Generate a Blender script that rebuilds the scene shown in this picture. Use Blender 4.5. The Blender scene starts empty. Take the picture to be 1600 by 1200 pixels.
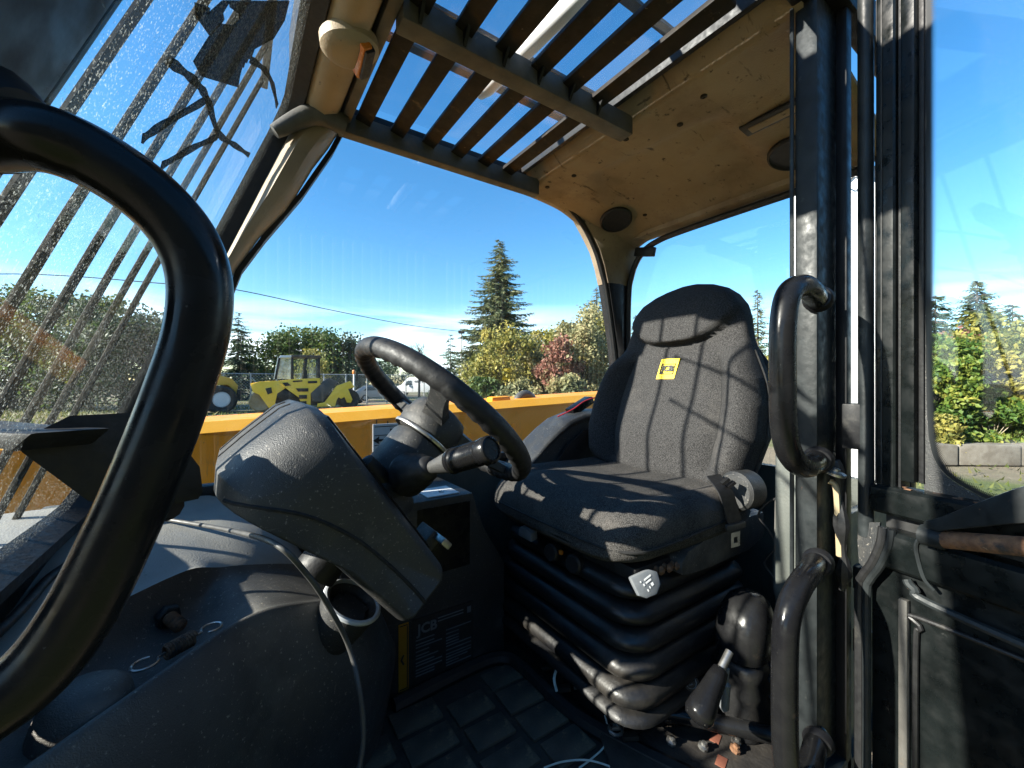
import bpy, bmesh, math, random
from mathutils import Vector, Matrix, Quaternion, noise as mnoise
R = math.radians
random.seed(7)
scene = bpy.context.scene
col = scene.collection

# ------------------------------------------------------------------ camera, sky, sun, exposure
CAMZ = 1.75
cam_d = bpy.data.cameras.new('camera'); cam = bpy.data.objects.new('camera', cam_d); col.objects.link(cam)
cam.location = (0, 0, CAMZ); cam.rotation_euler = (R(90), 0, R(-34))
cam_d.sensor_width = 36; cam_d.lens = 14.4; cam_d.clip_start = 0.01; cam_d.clip_end = 2000
cam_d.shift_y = -0.00125
scene.camera = cam

SUN_EL, SUN_AZ = R(25.5), R(13)             # from the front of the machine, a little to its right
S = Vector((-math.cos(SUN_EL)*math.cos(SUN_AZ), math.cos(SUN_EL)*math.sin(SUN_AZ), math.sin(SUN_EL)))
sun_d = bpy.data.lights.new('sun', 'SUN'); sun_d.energy = 5.0; sun_d.angle = R(0.7); sun_d.color = (1, .93, .82)
sun = bpy.data.objects.new('sun', sun_d); col.objects.link(sun)
sun.rotation_euler = (-S).to_track_quat('-Z', 'Y').to_euler(); sun.location = (0, 0, 20)

world = bpy.data.worlds.new('World'); scene.world = world; world.use_nodes = True
wn = world.node_tree; wn.nodes.clear()
def N(nt, t, **kw):
    n = nt.nodes.new(t)
    for k, v in kw.items(): setattr(n, k, v)
    return n
sky = N(wn, 'ShaderNodeTexSky', sky_type='NISHITA', sun_disc=False, sun_elevation=SUN_EL,
        sun_rotation=math.atan2(S.x, S.y), air_density=1.0, dust_density=.2, ozone_density=2.0, altitude=120)
hsv = N(wn, 'ShaderNodeHueSaturation'); hsv.inputs['Hue'].default_value = .497; hsv.inputs['Saturation'].default_value = 1.32
tc = N(wn, 'ShaderNodeTexCoord'); mp = N(wn, 'ShaderNodeMapping'); mp.inputs['Scale'].default_value = (1.6, 1.6, 11)
cn = N(wn, 'ShaderNodeTexNoise'); cn.inputs['Scale'].default_value = 1.9; cn.inputs['Detail'].default_value = 7; cn.inputs['Distortion'].default_value = .5
cr = N(wn, 'ShaderNodeValToRGB'); cr.color_ramp.elements[0].position = .43; cr.color_ramp.elements[1].position = .66
sx = N(wn, 'ShaderNodeSeparateXYZ')
cm = N(wn, 'ShaderNodeMapRange'); cm.inputs['From Min'].default_value = .19; cm.inputs['From Max'].default_value = .07
cm.inputs['To Min'].default_value = .0; cm.inputs['To Max'].default_value = 1
mul = N(wn, 'ShaderNodeMath', operation='MULTIPLY')
mixc = N(wn, 'ShaderNodeMix', data_type='RGBA'); mixc.inputs['B'].default_value = (8.5, 9.2, 10.0, 1)
bg = N(wn, 'ShaderNodeBackground'); bg.inputs['Strength'].default_value = 0.088
wo = N(wn, 'ShaderNodeOutputWorld')
L = wn.links.new
L(sky.outputs[0], hsv.inputs['Color']); L(hsv.outputs[0], mixc.inputs['A'])
L(tc.outputs['Generated'], mp.inputs['Vector']); L(mp.outputs[0], cn.inputs['Vector']); L(cn.outputs['Fac'], cr.inputs[0])
L(tc.outputs['Generated'], sx.inputs[0]); L(sx.outputs['Z'], cm.inputs['Value'])
L(cr.outputs[0], mul.inputs[0]); L(cm.outputs[0], mul.inputs[1]); L(mul.outputs[0], mixc.inputs['Factor'])
L(mixc.outputs['Result'], bg.inputs['Color']); L(bg.outputs[0], wo.inputs['Surface'])

vs = scene.view_settings
vs.view_transform = 'Standard'; vs.look = 'None'; vs.gamma = 1; vs.use_curve_mapping = False; vs.exposure = 1.8
scene.render.engine = 'CYCLES'
scene.cycles.max_bounces = 4; scene.cycles.transparent_max_bounces = 14; scene.cycles.diffuse_bounces = 2; scene.cycles.glossy_bounces = 2
scene.cycles.caustics_reflective = False; scene.cycles.caustics_refractive = False

# ------------------------------------------------------------------ helpers
FPX, HY = 640.0, 598.0
FW = Vector((math.sin(R(34)), math.cos(R(34)), 0)); RT = Vector((math.cos(R(34)), -math.sin(R(34)), 0))
def ray(px, py): return FW + RT*((px-800)/FPX) + Vector((0, 0, (HY-py)/FPX))
def at(px, py, x=None, y=None, z=None, d=None):
    """point of the place seen at a pixel of the photograph, given one of its coordinates or its depth"""
    v = ray(px, py)
    t = d if d is not None else x/v.x if x is not None else y/v.y if y is not None else (z-CAMZ)/v.z
    return Vector((v.x*t, v.y*t, CAMZ+v.z*t))
def lerp(a, b, t): return a+(b-a)*t
def sstep(a, b, x):
    t = min(1, max(0, (x-a)/(b-a))); return t*t*(3-2*t)
def spline(pts, n=8):
    P = [Vector(p) for p in pts]; out = []
    for i in range(len(P)-1):
        p0 = P[max(i-1, 0)]; p1 = P[i]; p2 = P[i+1]; p3 = P[min(i+2, len(P)-1)]
        for k in range(n):
            t = k/n
            out.append(.5*((2*p1)+(p2-p0)*t+(2*p0-5*p1+4*p2-p3)*t*t+(3*p1-p0-3*p2+p3)*t**3))
    out.append(P[-1]); return out

class G:
    def __init__(s): s.v = []; s.f = []
    def add(s, vs_, fs):
        o = len(s.v); s.v += [tuple(v) for v in vs_]; s.f += [tuple(i+o for i in f) for f in fs]; return s
    def box(s, a, b):
        (x0, y0, z0), (x1, y1, z1) = a, b
        return s.add([(x0,y0,z0),(x1,y0,z0),(x1,y1,z0),(x0,y1,z0),(x0,y0,z1),(x1,y0,z1),(x1,y1,z1),(x0,y1,z1)],
                     [(0,3,2,1),(4,5,6,7),(0,1,5,4),(1,2,6,5),(2,3,7,6),(3,0,4,7)])
    def obox(s, c, ax, half):
        c = Vector(c); A = [Vector(a).normalized()*h for a, h in zip(ax, half)]
        vs_ = [c+A[0]*i+A[1]*j+A[2]*k for k in (-1, 1) for i, j in ((-1,-1),(1,-1),(1,1),(-1,1))]
        return s.add(vs_, [(0,3,2,1),(4,5,6,7),(0,1,5,4),(1,2,6,5),(2,3,7,6),(3,0,4,7)])
    def beam(s, a, b, w, h, up=(0, 0, 1)):
        a, b = Vector(a), Vector(b); d = (b-a).normalized(); sd = d.cross(Vector(up)).normalized(); u = sd.cross(d)
        return s.obox((a+b)/2, (d, sd, u), ((b-a).length/2, w/2, h/2))
    def prism(s, poly, fn, a, b):
        n = len(poly); vs_ = [fn(p, a) for p in poly]+[fn(p, b) for p in poly]
        fs = [tuple(range(n))[::-1], tuple(range(n, 2*n))]+[(i, (i+1) % n, n+(i+1) % n, n+i) for i in range(n)]
        return s.add(vs_, fs)
    def loft(s, secs, caps=True, closed=True):
        n = len(secs[0]); vs_ = [p for q in secs for p in q]; fs = []
        for i in range(len(secs)-1):
            for j in range(n if closed else n-1):
                k = (j+1) % n; fs.append((i*n+j, i*n+k, (i+1)*n+k, (i+1)*n+j))
        if caps and closed:
            for i, rev in ((0, True), (len(secs)-1, False)):
                c = sum((Vector(p) for p in secs[i]), Vector())/n; vs_.append(c); ci = len(vs_)-1
                for j in range(n):
                    k = (j+1) % n; fs.append((ci, i*n+k, i*n+j) if rev else (ci, i*n+j, i*n+k))
        return s.add(vs_, fs)
    def tube(s, path, r, n=12, caps=True, closed=False):
        P = [Vector(p) for p in path]; rr = r if isinstance(r, (list, tuple)) else [r]*len(P)
        secs = []; up = None
        for i, p in enumerate(P):
            if closed: d = (P[(i+1) % len(P)]-P[i-1]).normalized()
            else: d = (P[min(i+1, len(P)-1)]-P[max(i-1, 0)]).normalized()
            if up is None:
                up = Vector((0, 0, 1)) if abs(d.z) < .9 else Vector((1, 0, 0))
            up = (up-d*up.dot(d)).normalized(); sd = d.cross(up)
            secs.append([p+(up*math.cos(2*math.pi*k/n)+sd*math.sin(2*math.pi*k/n))*rr[i] for k in range(n)])
        if closed: secs.append(secs[0]); caps = False
        return s.loft(secs, caps)
    def lathe(s, o, d, prof, n=24, caps=True):
        o, d = Vector(o), Vector(d).normalized(); u = d.orthogonal().normalized(); w = d.cross(u)
        return s.loft([[o+d*h+(u*math.cos(2*math.pi*k/n)+w*math.sin(2*math.pi*k/n))*max(r, 1e-4) for k in range(n)] for r, h in prof], caps)
    def build(s, name, mat, parent=None, smooth=35, bevel=0, seg=2, kind=None, weld=False):
        me = bpy.data.meshes.new(name); me.from_pydata(s.v, [], s.f)
        bm = bmesh.new(); bm.from_mesh(me)
        if weld: bmesh.ops.remove_doubles(bm, verts=bm.verts, dist=1e-5)
        bmesh.ops.recalc_face_normals(bm, faces=bm.faces)
        if bevel:
            es = [e for e in bm.edges if len(e.link_faces) == 2 and e.calc_face_angle(0) > R(25)]
            bmesh.ops.bevel(bm, geom=es, offset=bevel, segments=seg, affect='EDGES', clamp_overlap=True, profile=.6)
        for f in bm.faces: f.smooth = True
        bm.to_mesh(me); bm.free()
        me.set_sharp_from_angle(angle=R(smooth))
        return link(name, me, mat, parent, kind)
def link(name, me, mat, parent=None, kind=None):
    if mat and not me.materials: me.materials.append(mat)
    o = bpy.data.objects.new(name, me); col.objects.link(o)
    if parent: setpar(o, parent)
    if kind: o['kind'] = kind
    return o
def setpar(o, p):
    o.parent = p
    m = Matrix.Translation(p.location) if p.parent is None else Matrix.Identity(4)
    if p.parent is None and p.type == 'EMPTY': m = Matrix.LocRotScale(p.location, p.rotation_euler, None)
    o.matrix_parent_inverse = m.inverted()
def tag(o, label, cat, group=None):
    o['label'] = label; o['category'] = cat
    if group: o['group'] = group
    return o
def thing(name, label, cat, loc=(0, 0, 0), group=None):
    o = bpy.data.objects.new(name, None); o.empty_display_size = .1; col.objects.link(o); o.location = loc
    return tag(o, label, cat, group)
def copy_tree(o, loc, rz=0, sc=1.0):
    c = o.copy(); col.objects.link(c); c.location = loc; c.rotation_euler = (0, 0, rz); c.scale = (sc,)*3
    for ch in o.children:
        k = ch.copy(); col.objects.link(k); k.parent = c
    return c
def text_mesh(txt, size, shear=0, bold=0):
    cu = bpy.data.curves.new('lettering', 'FONT'); cu.body = txt; cu.size = size; cu.shear = shear; cu.offset = bold
    cu.align_x = 'CENTER'; cu.align_y = 'CENTER'; cu.extrude = .0004; cu.resolution_u = 3
    o = bpy.data.objects.new('lettering', cu); col.objects.link(o)
    bpy.context.view_layer.update()
    me = bpy.data.meshes.new_from_object(o.evaluated_get(bpy.context.evaluated_depsgraph_get()))
    bpy.data.objects.remove(o); bpy.data.curves.remove(cu); me.materials.clear(); return me
def frame(o, xa, ya):
    xa = Vector(xa).normalized(); za = xa.cross(Vector(ya)).normalized(); ya = za.cross(xa)
    m = Matrix((xa, ya, za)).transposed().to_4x4(); m.translation = Vector(o); return m
def lettering(name, txt, size, m, mat, parent, shear=0, bold=0):
    me = text_mesh(txt, size, shear, bold); me.transform(m); return link(name, me, mat, parent)

# ------------------------------------------------------------------ materials
def M(name, c, c2=None, rough=.5, scale=12, var=1.0, bump=0, bscale=250, metal=0, spots=None, rvar=.12, spec=.5, coat=0, scratch=None, detail=6, lo=.35, hi=.7):
    m = bpy.data.materials.new(name); m.use_nodes = True; nt = m.node_tree; nt.nodes.clear(); k = nt.links.new
    out = N(nt, 'ShaderNodeOutputMaterial'); b = N(nt, 'ShaderNodeBsdfPrincipled'); k(b.outputs[0], out.inputs[0])
    t = N(nt, 'ShaderNodeTexCoord')
    n1 = N(nt, 'ShaderNodeTexNoise'); n1.inputs['Scale'].default_value = scale; n1.inputs['Detail'].default_value = detail; n1.inputs['Roughness'].default_value = .62
    k(t.outputs['Object'], n1.inputs['Vector'])
    r1 = N(nt, 'ShaderNodeValToRGB'); r1.color_ramp.elements[0].position = lo; r1.color_ramp.elements[1].position = hi
    c2 = c2 or tuple(x*1.35 for x in c)
    r1.color_ramp.elements[0].color = (*c, 1); r1.color_ramp.elements[1].color = (*c2, 1)
    k(n1.outputs['Fac'], r1.inputs[0]); last = r1.outputs[0]
    for sp in (spots or []):        # (colour, scale, low, high, stretch)
        n2 = N(nt, 'ShaderNodeTexNoise'); n2.inputs['Scale'].default_value = sp[1]; n2.inputs['Detail'].default_value = 5; n2.inputs['Roughness'].default_value = .65
        if len(sp) > 4:
            mm = N(nt, 'ShaderNodeMapping'); mm.inputs['Scale'].default_value = sp[4]; k(t.outputs['Object'], mm.inputs[0]); k(mm.outputs[0], n2.inputs['Vector'])
        else: k(t.outputs['Object'], n2.inputs['Vector'])
        rr = N(nt, 'ShaderNodeMapRange'); rr.inputs['From Min'].default_value = sp[2]; rr.inputs['From Max'].default_value = sp[3]; k(n2.outputs['Fac'], rr.inputs[0])
        mx = N(nt, 'ShaderNodeMix', data_type='RGBA'); k(rr.outputs[0], mx.inputs['Factor']); k(last, mx.inputs['A']); mx.inputs['B'].default_value = (*sp[0], 1)
        last = mx.outputs['Result']
    k(last, b.inputs['Base Color'])
    n3 = N(nt, 'ShaderNodeTexNoise'); n3.inputs['Scale'].default_value = scale*3; n3.inputs['Detail'].default_value = 4; k(t.outputs['Object'], n3.inputs['Vector'])
    mr = N(nt, 'ShaderNodeMapRange'); mr.inputs['From Min'].default_value = .3; mr.inputs['From Max'].default_value = .7
    mr.inputs['To Min'].default_value = max(.03, rough-rvar); mr.inputs['To Max'].default_value = min(1, rough+rvar); k(n3.outputs['Fac'], mr.inputs[0]); k(mr.outputs[0], b.inputs['Roughness'])
    b.inputs['Metallic'].default_value = metal; b.inputs['Specular IOR Level'].default_value = spec; b.inputs['Coat Weight'].default_value = coat
    if bump:
        n4 = N(nt, 'ShaderNodeTexNoise'); n4.inputs['Scale'].default_value = bscale; n4.inputs['Detail'].default_value = 3; k(t.outputs['Object'], n4.inputs['Vector'])
        bp = N(nt, 'ShaderNodeBump'); bp.inputs['Strength'].default_value = bump; bp.inputs['Distance'].default_value = .002
        k(n4.outputs['Fac'], bp.inputs['Height']); k(bp.outputs[0], b.inputs['Normal'])
    return m
def glass(name, tint=(.93, .97, .97), dust=.05, dcol=(.75, .75, .7), scale=60, speck=.55, refl=1.0, trans=.6):
    m = bpy.data.materials.new(name); m.use_nodes = True; nt = m.node_tree; nt.nodes.clear(); k = nt.links.new
    out = N(nt, 'ShaderNodeOutputMaterial'); tr = N(nt, 'ShaderNodeBsdfTransparent'); tr.inputs[0].default_value = (*tint, 1)
    gl = N(nt, 'ShaderNodeBsdfGlossy'); gl.inputs['Roughness'].default_value = .015
    lw = N(nt, 'ShaderNodeLayerWeight'); lw.inputs['Blend'].default_value = .5
    pw = N(nt, 'ShaderNodeMath', operation='POWER'); k(lw.outputs['Facing'], pw.inputs[0]); pw.inputs[1].default_value = 5
    ma = N(nt, 'ShaderNodeMath', operation='MULTIPLY_ADD'); k(pw.outputs[0], ma.inputs[0]); ma.inputs[1].default_value = .9*refl; ma.inputs[2].default_value = .035*refl
    m1 = N(nt, 'ShaderNodeMixShader'); k(ma.outputs[0], m1.inputs[0]); k(tr.outputs[0], m1.inputs[1]); k(gl.outputs[0], m1.inputs[2])
    df = N(nt, 'ShaderNodeBsdfDiffuse'); df.inputs[0].default_value = (*dcol, 1); tl = N(nt, 'ShaderNodeBsdfTranslucent'); tl.inputs[0].default_value = (*dcol, 1)
    m2 = N(nt, 'ShaderNodeMixShader'); m2.inputs[0].default_value = trans; k(df.outputs[0], m2.inputs[1]); k(tl.outputs[0], m2.inputs[2])
    t = N(nt, 'ShaderNodeTexCoord')
    n1 = N(nt, 'ShaderNodeTexNoise'); n1.inputs['Scale'].default_value = 4; n1.inputs['Detail'].default_value = 5; k(t.outputs['Object'], n1.inputs['Vector'])
    n2 = N(nt, 'ShaderNodeTexNoise'); n2.inputs['Scale'].default_value = scale*5; n2.inputs['Detail'].default_value = 2; k(t.outputs['Object'], n2.inputs['Vector'])
    r2 = N(nt, 'ShaderNodeMapRange'); r2.inputs['From Min'].default_value = .605; r2.inputs['From Max'].default_value = .70; r2.inputs['To Max'].default_value = speck; k(n2.outputs['Fac'], r2.inputs[0])
    r1 = N(nt, 'ShaderNodeMapRange'); r1.inputs['From Min'].default_value = .3; r1.inputs['From Max'].default_value = .7; r1.inputs['To Min'].default_value = dust*.35; r1.inputs['To Max'].default_value = dust*1.7; k(n1.outputs['Fac'], r1.inputs[0])
    a1 = r2
    a2 = N(nt, 'ShaderNodeMath', operation='MULTIPLY_ADD', use_clamp=True); k(a1.outputs[0], a2.inputs[0]); a2.inputs[1].default_value = 1; k(r1.outputs[0], a2.inputs[2])
    m3 = N(nt, 'ShaderNodeMixShader'); k(a2.outputs[0], m3.inputs[0]); k(m1.outputs[0], m3.inputs[1]); k(m2.outputs[0], m3.inputs[2])
    k(m3.outputs[0], out.inputs[0]); return m
def leafmat(name, cols, rough=.6, trans=.35):
    m = bpy.data.materials.new(name); m.use_nodes = True; nt = m.node_tree; nt.nodes.clear(); k = nt.links.new
    out = N(nt, 'ShaderNodeOutputMaterial'); ge = N(nt, 'ShaderNodeNewGeometry')
    rp = N(nt, 'ShaderNodeValToRGB'); el = rp.color_ramp.elements
    while len(el) < len(cols): el.new(.5)
    for i, c in enumerate(cols): el[i].position = i/(len(cols)-1); el[i].color = (*c, 1)
    t = N(nt, 'ShaderNodeTexCoord'); n1 = N(nt, 'ShaderNodeTexNoise'); n1.inputs['Scale'].default_value = .9; n1.inputs['Detail'].default_value = 2; k(t.outputs['Object'], n1.inputs['Vector'])
    ad = N(nt, 'ShaderNodeMath', operation='MULTIPLY_ADD'); k(n1.outputs['Fac'], ad.inputs[0]); ad.inputs[1].default_value = 1.3; ad.inputs[2].default_value = -.4
    a2 = N(nt, 'ShaderNodeMath', operation='MULTIPLY_ADD', use_clamp=True); k(ge.outputs['Random Per Island'], a2.inputs[0]); a2.inputs[1].default_value = .5; k(ad.outputs[0], a2.inputs[2])
    k(a2.outputs[0], rp.inputs[0])
    df = N(nt, 'ShaderNodeBsdfPrincipled'); df.inputs['Roughness'].default_value = rough; k(rp.outputs[0], df.inputs['Base Color'])
    tl = N(nt, 'ShaderNodeBsdfTranslucent'); k(rp.outputs[0], tl.inputs[0])
    mx = N(nt, 'ShaderNodeMixShader'); mx.inputs[0].default_value = trans; k(df.outputs[0], mx.inputs[1]); k(tl.outputs[0], mx.inputs[2]); k(mx.outputs[0], out.inputs[0]); return m

DUST = (.24, .21, .17)
m_plastic = M('charcoal_plastic', (.020, .021, .022), (.037, .037, .036), .52, 9, bump=.5, bscale=620, spots=[(DUST, 6, .58, .95), ((.22, .2, .17), 210, .61, .70), ((.15, .135, .11), 7, .66, .74, (2, 1, 9))])
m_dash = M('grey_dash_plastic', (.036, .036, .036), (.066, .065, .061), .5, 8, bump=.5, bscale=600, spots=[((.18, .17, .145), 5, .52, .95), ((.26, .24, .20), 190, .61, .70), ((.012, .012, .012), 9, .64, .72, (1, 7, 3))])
m_black = M('black_paint', (.005, .005, .006), (.010, .010, .011), .48, 14, spec=.22, bump=.12, bscale=60, spots=[((.08, .075, .065), 18, .64, .92), ((.16, .10, .06), 40, .72, .8)], rvar=.16)
m_blackg = M('gloss_black_paint', (.006, .006, .007), (.012, .012, .012), .26, 16, bump=.10, bscale=70, spots=[((.07, .05, .04), 14, .62, .9), ((.2, .19, .17), 130, .70, .76)], rvar=.14, spec=.2)
m_worn = M('worn_black_steel', (.010, .012, .013), (.024, .028, .029), .48, 20, spec=.25, bump=.25, bscale=90, spots=[((.10, .10, .09), 35, .64, .84), ((.25, .12, .06), 55, .70, .78)], rvar=.18)
m_door = M('dark_green_black_paint', (.003, .004, .004), (.007, .009, .009), .34, 16, spec=.3, bump=.18, bscale=80, spots=[((.07, .07, .065), 45, .68, .86), ((.28, .13, .06), 24, .72, .78)], rvar=.18)
m_rubber = M('black_rubber', (.007, .007, .008), (.014, .014, .014), .55, 30, bump=.2, bscale=200, spots=[((.14, .125, .10), 15, .64, 1.0)], spec=.4)
m_bellow = M('dusty_bellows_rubber', (.005, .005, .006), (.011, .011, .011), .4, 10, bump=.25, bscale=160, spec=.4, spots=[((.06, .052, .042), 7, .54, .95), ((.11, .095, .075), 60, .68, .86)])
m_fabric = M('charcoal_seat_fabric', (.015, .0145, .015), (.070, .068, .067), .9, 520, bump=.6, bscale=420, rvar=.04, spec=.15, detail=2, lo=.4, hi=.68, spots=[((.12, .11, .10), 5, .6, 1.0)])
m_fabric_d = M('soiled_cushion_fabric', (.018, .017, .0165), (.085, .081, .076), .92, 520, bump=.6, bscale=420, rvar=.04, spec=.15, detail=2, lo=.38, hi=.66, spots=[((.15, .13, .115), 5, .5, .9)])
m_seam = M('seam_piping', (.006, .006, .006), None, .8, 40)
m_liner = M('beige_headliner', (.23, .18, .125), (.30, .24, .17), .75, 5, bump=.35, bscale=260, spots=[((.15, .105, .07), 6, .50, .76), ((.06, .045, .03), 42, .62, .69), ((.08, .06, .04), 7, .64, .70, (1, 6, 1)), ((.08, .06, .04), 16, .66, .72, (5, 1, 1))])
m_trim = M('pale_beige_trim', (.26, .20, .13), (.33, .26, .18), .6, 6, bump=.25, bscale=260, spots=[((.2, .15, .10), 14, .62, .85), ((.06, .05, .035), 45, .68, .74)])
m_bar = M('brown_black_bar', (.014, .012, .010), (.032, .026, .020), .65, 14, spec=.25, bump=.25, bscale=160, spots=[((.2, .13, .07), 30, .62, .85), ((.3, .28, .24), 90, .68, .76)])
m_frame = M('dusty_grey_frame', (.05, .047, .042), (.10, .095, .085), .6, 12, bump=.25, bscale=120, spots=[((.16, .10, .05), 16, .6, .8)])
m_yellow = M('boom_yellow', (.96, .30, .001), (.98, .35, .003), .45, 4, bump=.05, bscale=40, spots=[((.45, .20, .02), 9, .56, .80, (1, 1, .35)), ((.10, .06, .02), 60, .66, .74), ((.35, .2, .08), 5, .62, .75, (6, 1, 1))])
m_yedge = M('boom_yellow_edge', (.94, .42, .02), (.96, .48, .05), .4, 6, spots=[((.4, .2, .03), 30, .66, .84)])
m_white = M('white_paint', (.78, .78, .77), (.84, .84, .83), .35, 3, spots=[((.5, .45, .4), 9, .66, .95)])
m_print = M('white_print', (.62, .63, .63), (.7, .7, .7), .5, 30)
m_dimprint = M('grey_print', (.12, .125, .13), (.2, .2, .2), .5, 30)
m_ink = M('black_ink', (.012, .012, .012), None, .55, 30)
m_logo = M('logo_yellow', (.85, .58, .01), (.9, .64, .02), .55, 60)
m_orange = M('orange_sticker', (.40, .16, .008), (.46, .2, .012), .5, 20)
m_amber = M('amber_lens', (.55, .16, .02), (.62, .2, .03), .25, 20)
m_steel = M('dull_steel', (.36, .35, .33), (.5, .49, .46), .35, 30, metal=.9, spots=[((.18, .1, .05), 60, .64, .8)])
m_rust = M('rusty_steel', (.10, .045, .022), (.24, .12, .06), .85, 55, bump=1.0, bscale=150, spots=[((.03, .025, .022), 45, .50, .66), ((.34, .2, .11), 90, .64, .76)])
m_grey = M('grey_paddle', (.12, .135, .15), (.17, .18, .19), .45, 30, bump=.1, bscale=200)
m_ring = M('pale_grey_ring', (.52, .55, .58), (.6, .62, .63), .35, 20, spots=[(DUST, 40, .66, .9)])
m_cable = M('grey_cable', (.045, .045, .044), (.075, .074, .07), .5, 30)
m_string = M('off_white_string', (.6, .56, .47), (.7, .66, .58), .8, 60)
m_tan = M('tan_plastic', (.32, .25, .15), (.4, .32, .2), .6, 20)
m_rod = M('grimy_black_rod', (.010, .009, .007), (.03, .026, .02), .8, 40, spec=.1, spots=[((.12, .09, .06), 60, .64, .8)])
m_shelf = M('sunlit_dusty_shelf', (.22, .22, .21), (.30, .295, .27), .7, 7, bump=.3, bscale=380, spots=[((.34, .32, .26), 5, .5, .8), ((.06, .06, .055), 60, .68, .76)])  # dash plastic lightened to paint in sunlight on the shelf, plus dust
m_paleglass = glass('hazy_cab_glass', (.8, .88, .9), .45, (.7, .78, .8))
m_mat = M('dirty_rubber_mat', (.035, .030, .025), (.085, .07, .055), .75, 14, bump=.6, bscale=260, spots=[((.13, .095, .06), 5, .42, .72), ((.2, .145, .085), 38, .60, .74)])
m_floor = M('grimy_floor', (.016, .014, .013), (.04, .034, .028), .75, 16, bump=.5, bscale=180, spots=[((.14, .1, .06), 9, .58, .85)])
m_panel = M('grey_green_panel', (.055, .062, .055), (.09, .095, .085), .6, 12, bump=.3, bscale=200, spots=[((.14, .13, .11), 30, .6, .85)])
m_glass = glass('side_glass', (.96, .985, .99), .003, speck=.02)
m_glassd = glass('door_glass', (.93, .975, .99), .005, speck=.02, refl=1.3)
m_glassw = glass('dusty_windscreen', (.965, .985, .985), .006, (.74, .79, .75), 80, .26, .15, .4)
m_glassr = glass('roof_glass', (.95, .975, .99), .02, (.7, .72, .7), 90, .10, .5)
m_dark_speck = M('dark_speckled', (.018, .017, .013), (.30, .28, .22), .85, 420, detail=2, lo=.50, hi=.72, spec=.1)
nt_ = m_dark_speck.node_tree; b_ = [n for n in nt_.nodes if n.type == 'BSDF_PRINCIPLED'][0]; b_.inputs['Alpha'].default_value = .84
m_carglass = M('dark_vehicle_glass', (.05, .065, .075), (.09, .11, .12), .08, 3)
m_cabglass = glass('roller_cab_glass', (.75, .85, .88), .05)
m_tyre = M('tyre_rubber', (.022, .021, .02), (.05, .045, .04), .85, 9, bump=.5, bscale=30, spots=[((.2, .17, .13), 4, .56, .85)])
m_rollery = M('roller_yellow', (.86, .52, .03), (.90, .58, .06), .5, 2, spots=[((.3, .22, .08), 4, .62, .85)])
m_loadery = M('loader_yellow', (.6, .33, .03), (.68, .38, .05), .5, 2, spots=[((.25, .18, .08), 4, .6, .85)])
m_galv = M('galvanised_steel', (.38, .38, .37), (.46, .46, .45), .5, 20, metal=.3)
m_concrete = M('concrete_block', (.17, .14, .11), (.28, .245, .20), .9, 5, bump=.6, bscale=40, spots=[((.2, .16, .12), 6, .6, .8)])
m_bark = M('bark', (.07, .052, .038), (.13, .10, .075), .95, 6, bump=.7, bscale=30)
m_leaf_dark = leafmat('dark_evergreen_leaves', [(.012, .026, .012), (.025, .05, .02), (.045, .075, .028), (.08, .10, .035)], trans=.2)
m_leaf_spr = leafmat('spruce_needles', [(.03, .045, .025), (.075, .10, .045), (.15, .17, .07), (.28, .24, .10)], trans=.25)
m_leaf_grn = leafmat('mid_green_leaves', [(.02, .05, .012), (.045, .09, .018), (.09, .13, .025), (.2, .18, .03)])
m_leaf_yel = leafmat('yellow_green_leaves', [(.06, .085, .02), (.19, .19, .04), (.38, .32, .07), (.50, .40, .10)])
m_leaf_mix = leafmat('pale_autumn_leaves', [(.09, .11, .05), (.22, .22, .10), (.36, .32, .15), (.40, .26, .13)])
m_leaf_red = leafmat('red_brown_leaves', [(.12, .11, .05), (.24, .12, .08), (.30, .12, .09), (.30, .26, .12)])
m_leaf_lime = leafmat('bright_green_leaves', [(.03, .07, .015), (.07, .14, .02), (.17, .22, .03), (.38, .34, .06)])
m_grass = leafmat('grass_blades', [(.05, .08, .015), (.10, .13, .025), (.19, .18, .05), (.30, .25, .10)])

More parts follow.
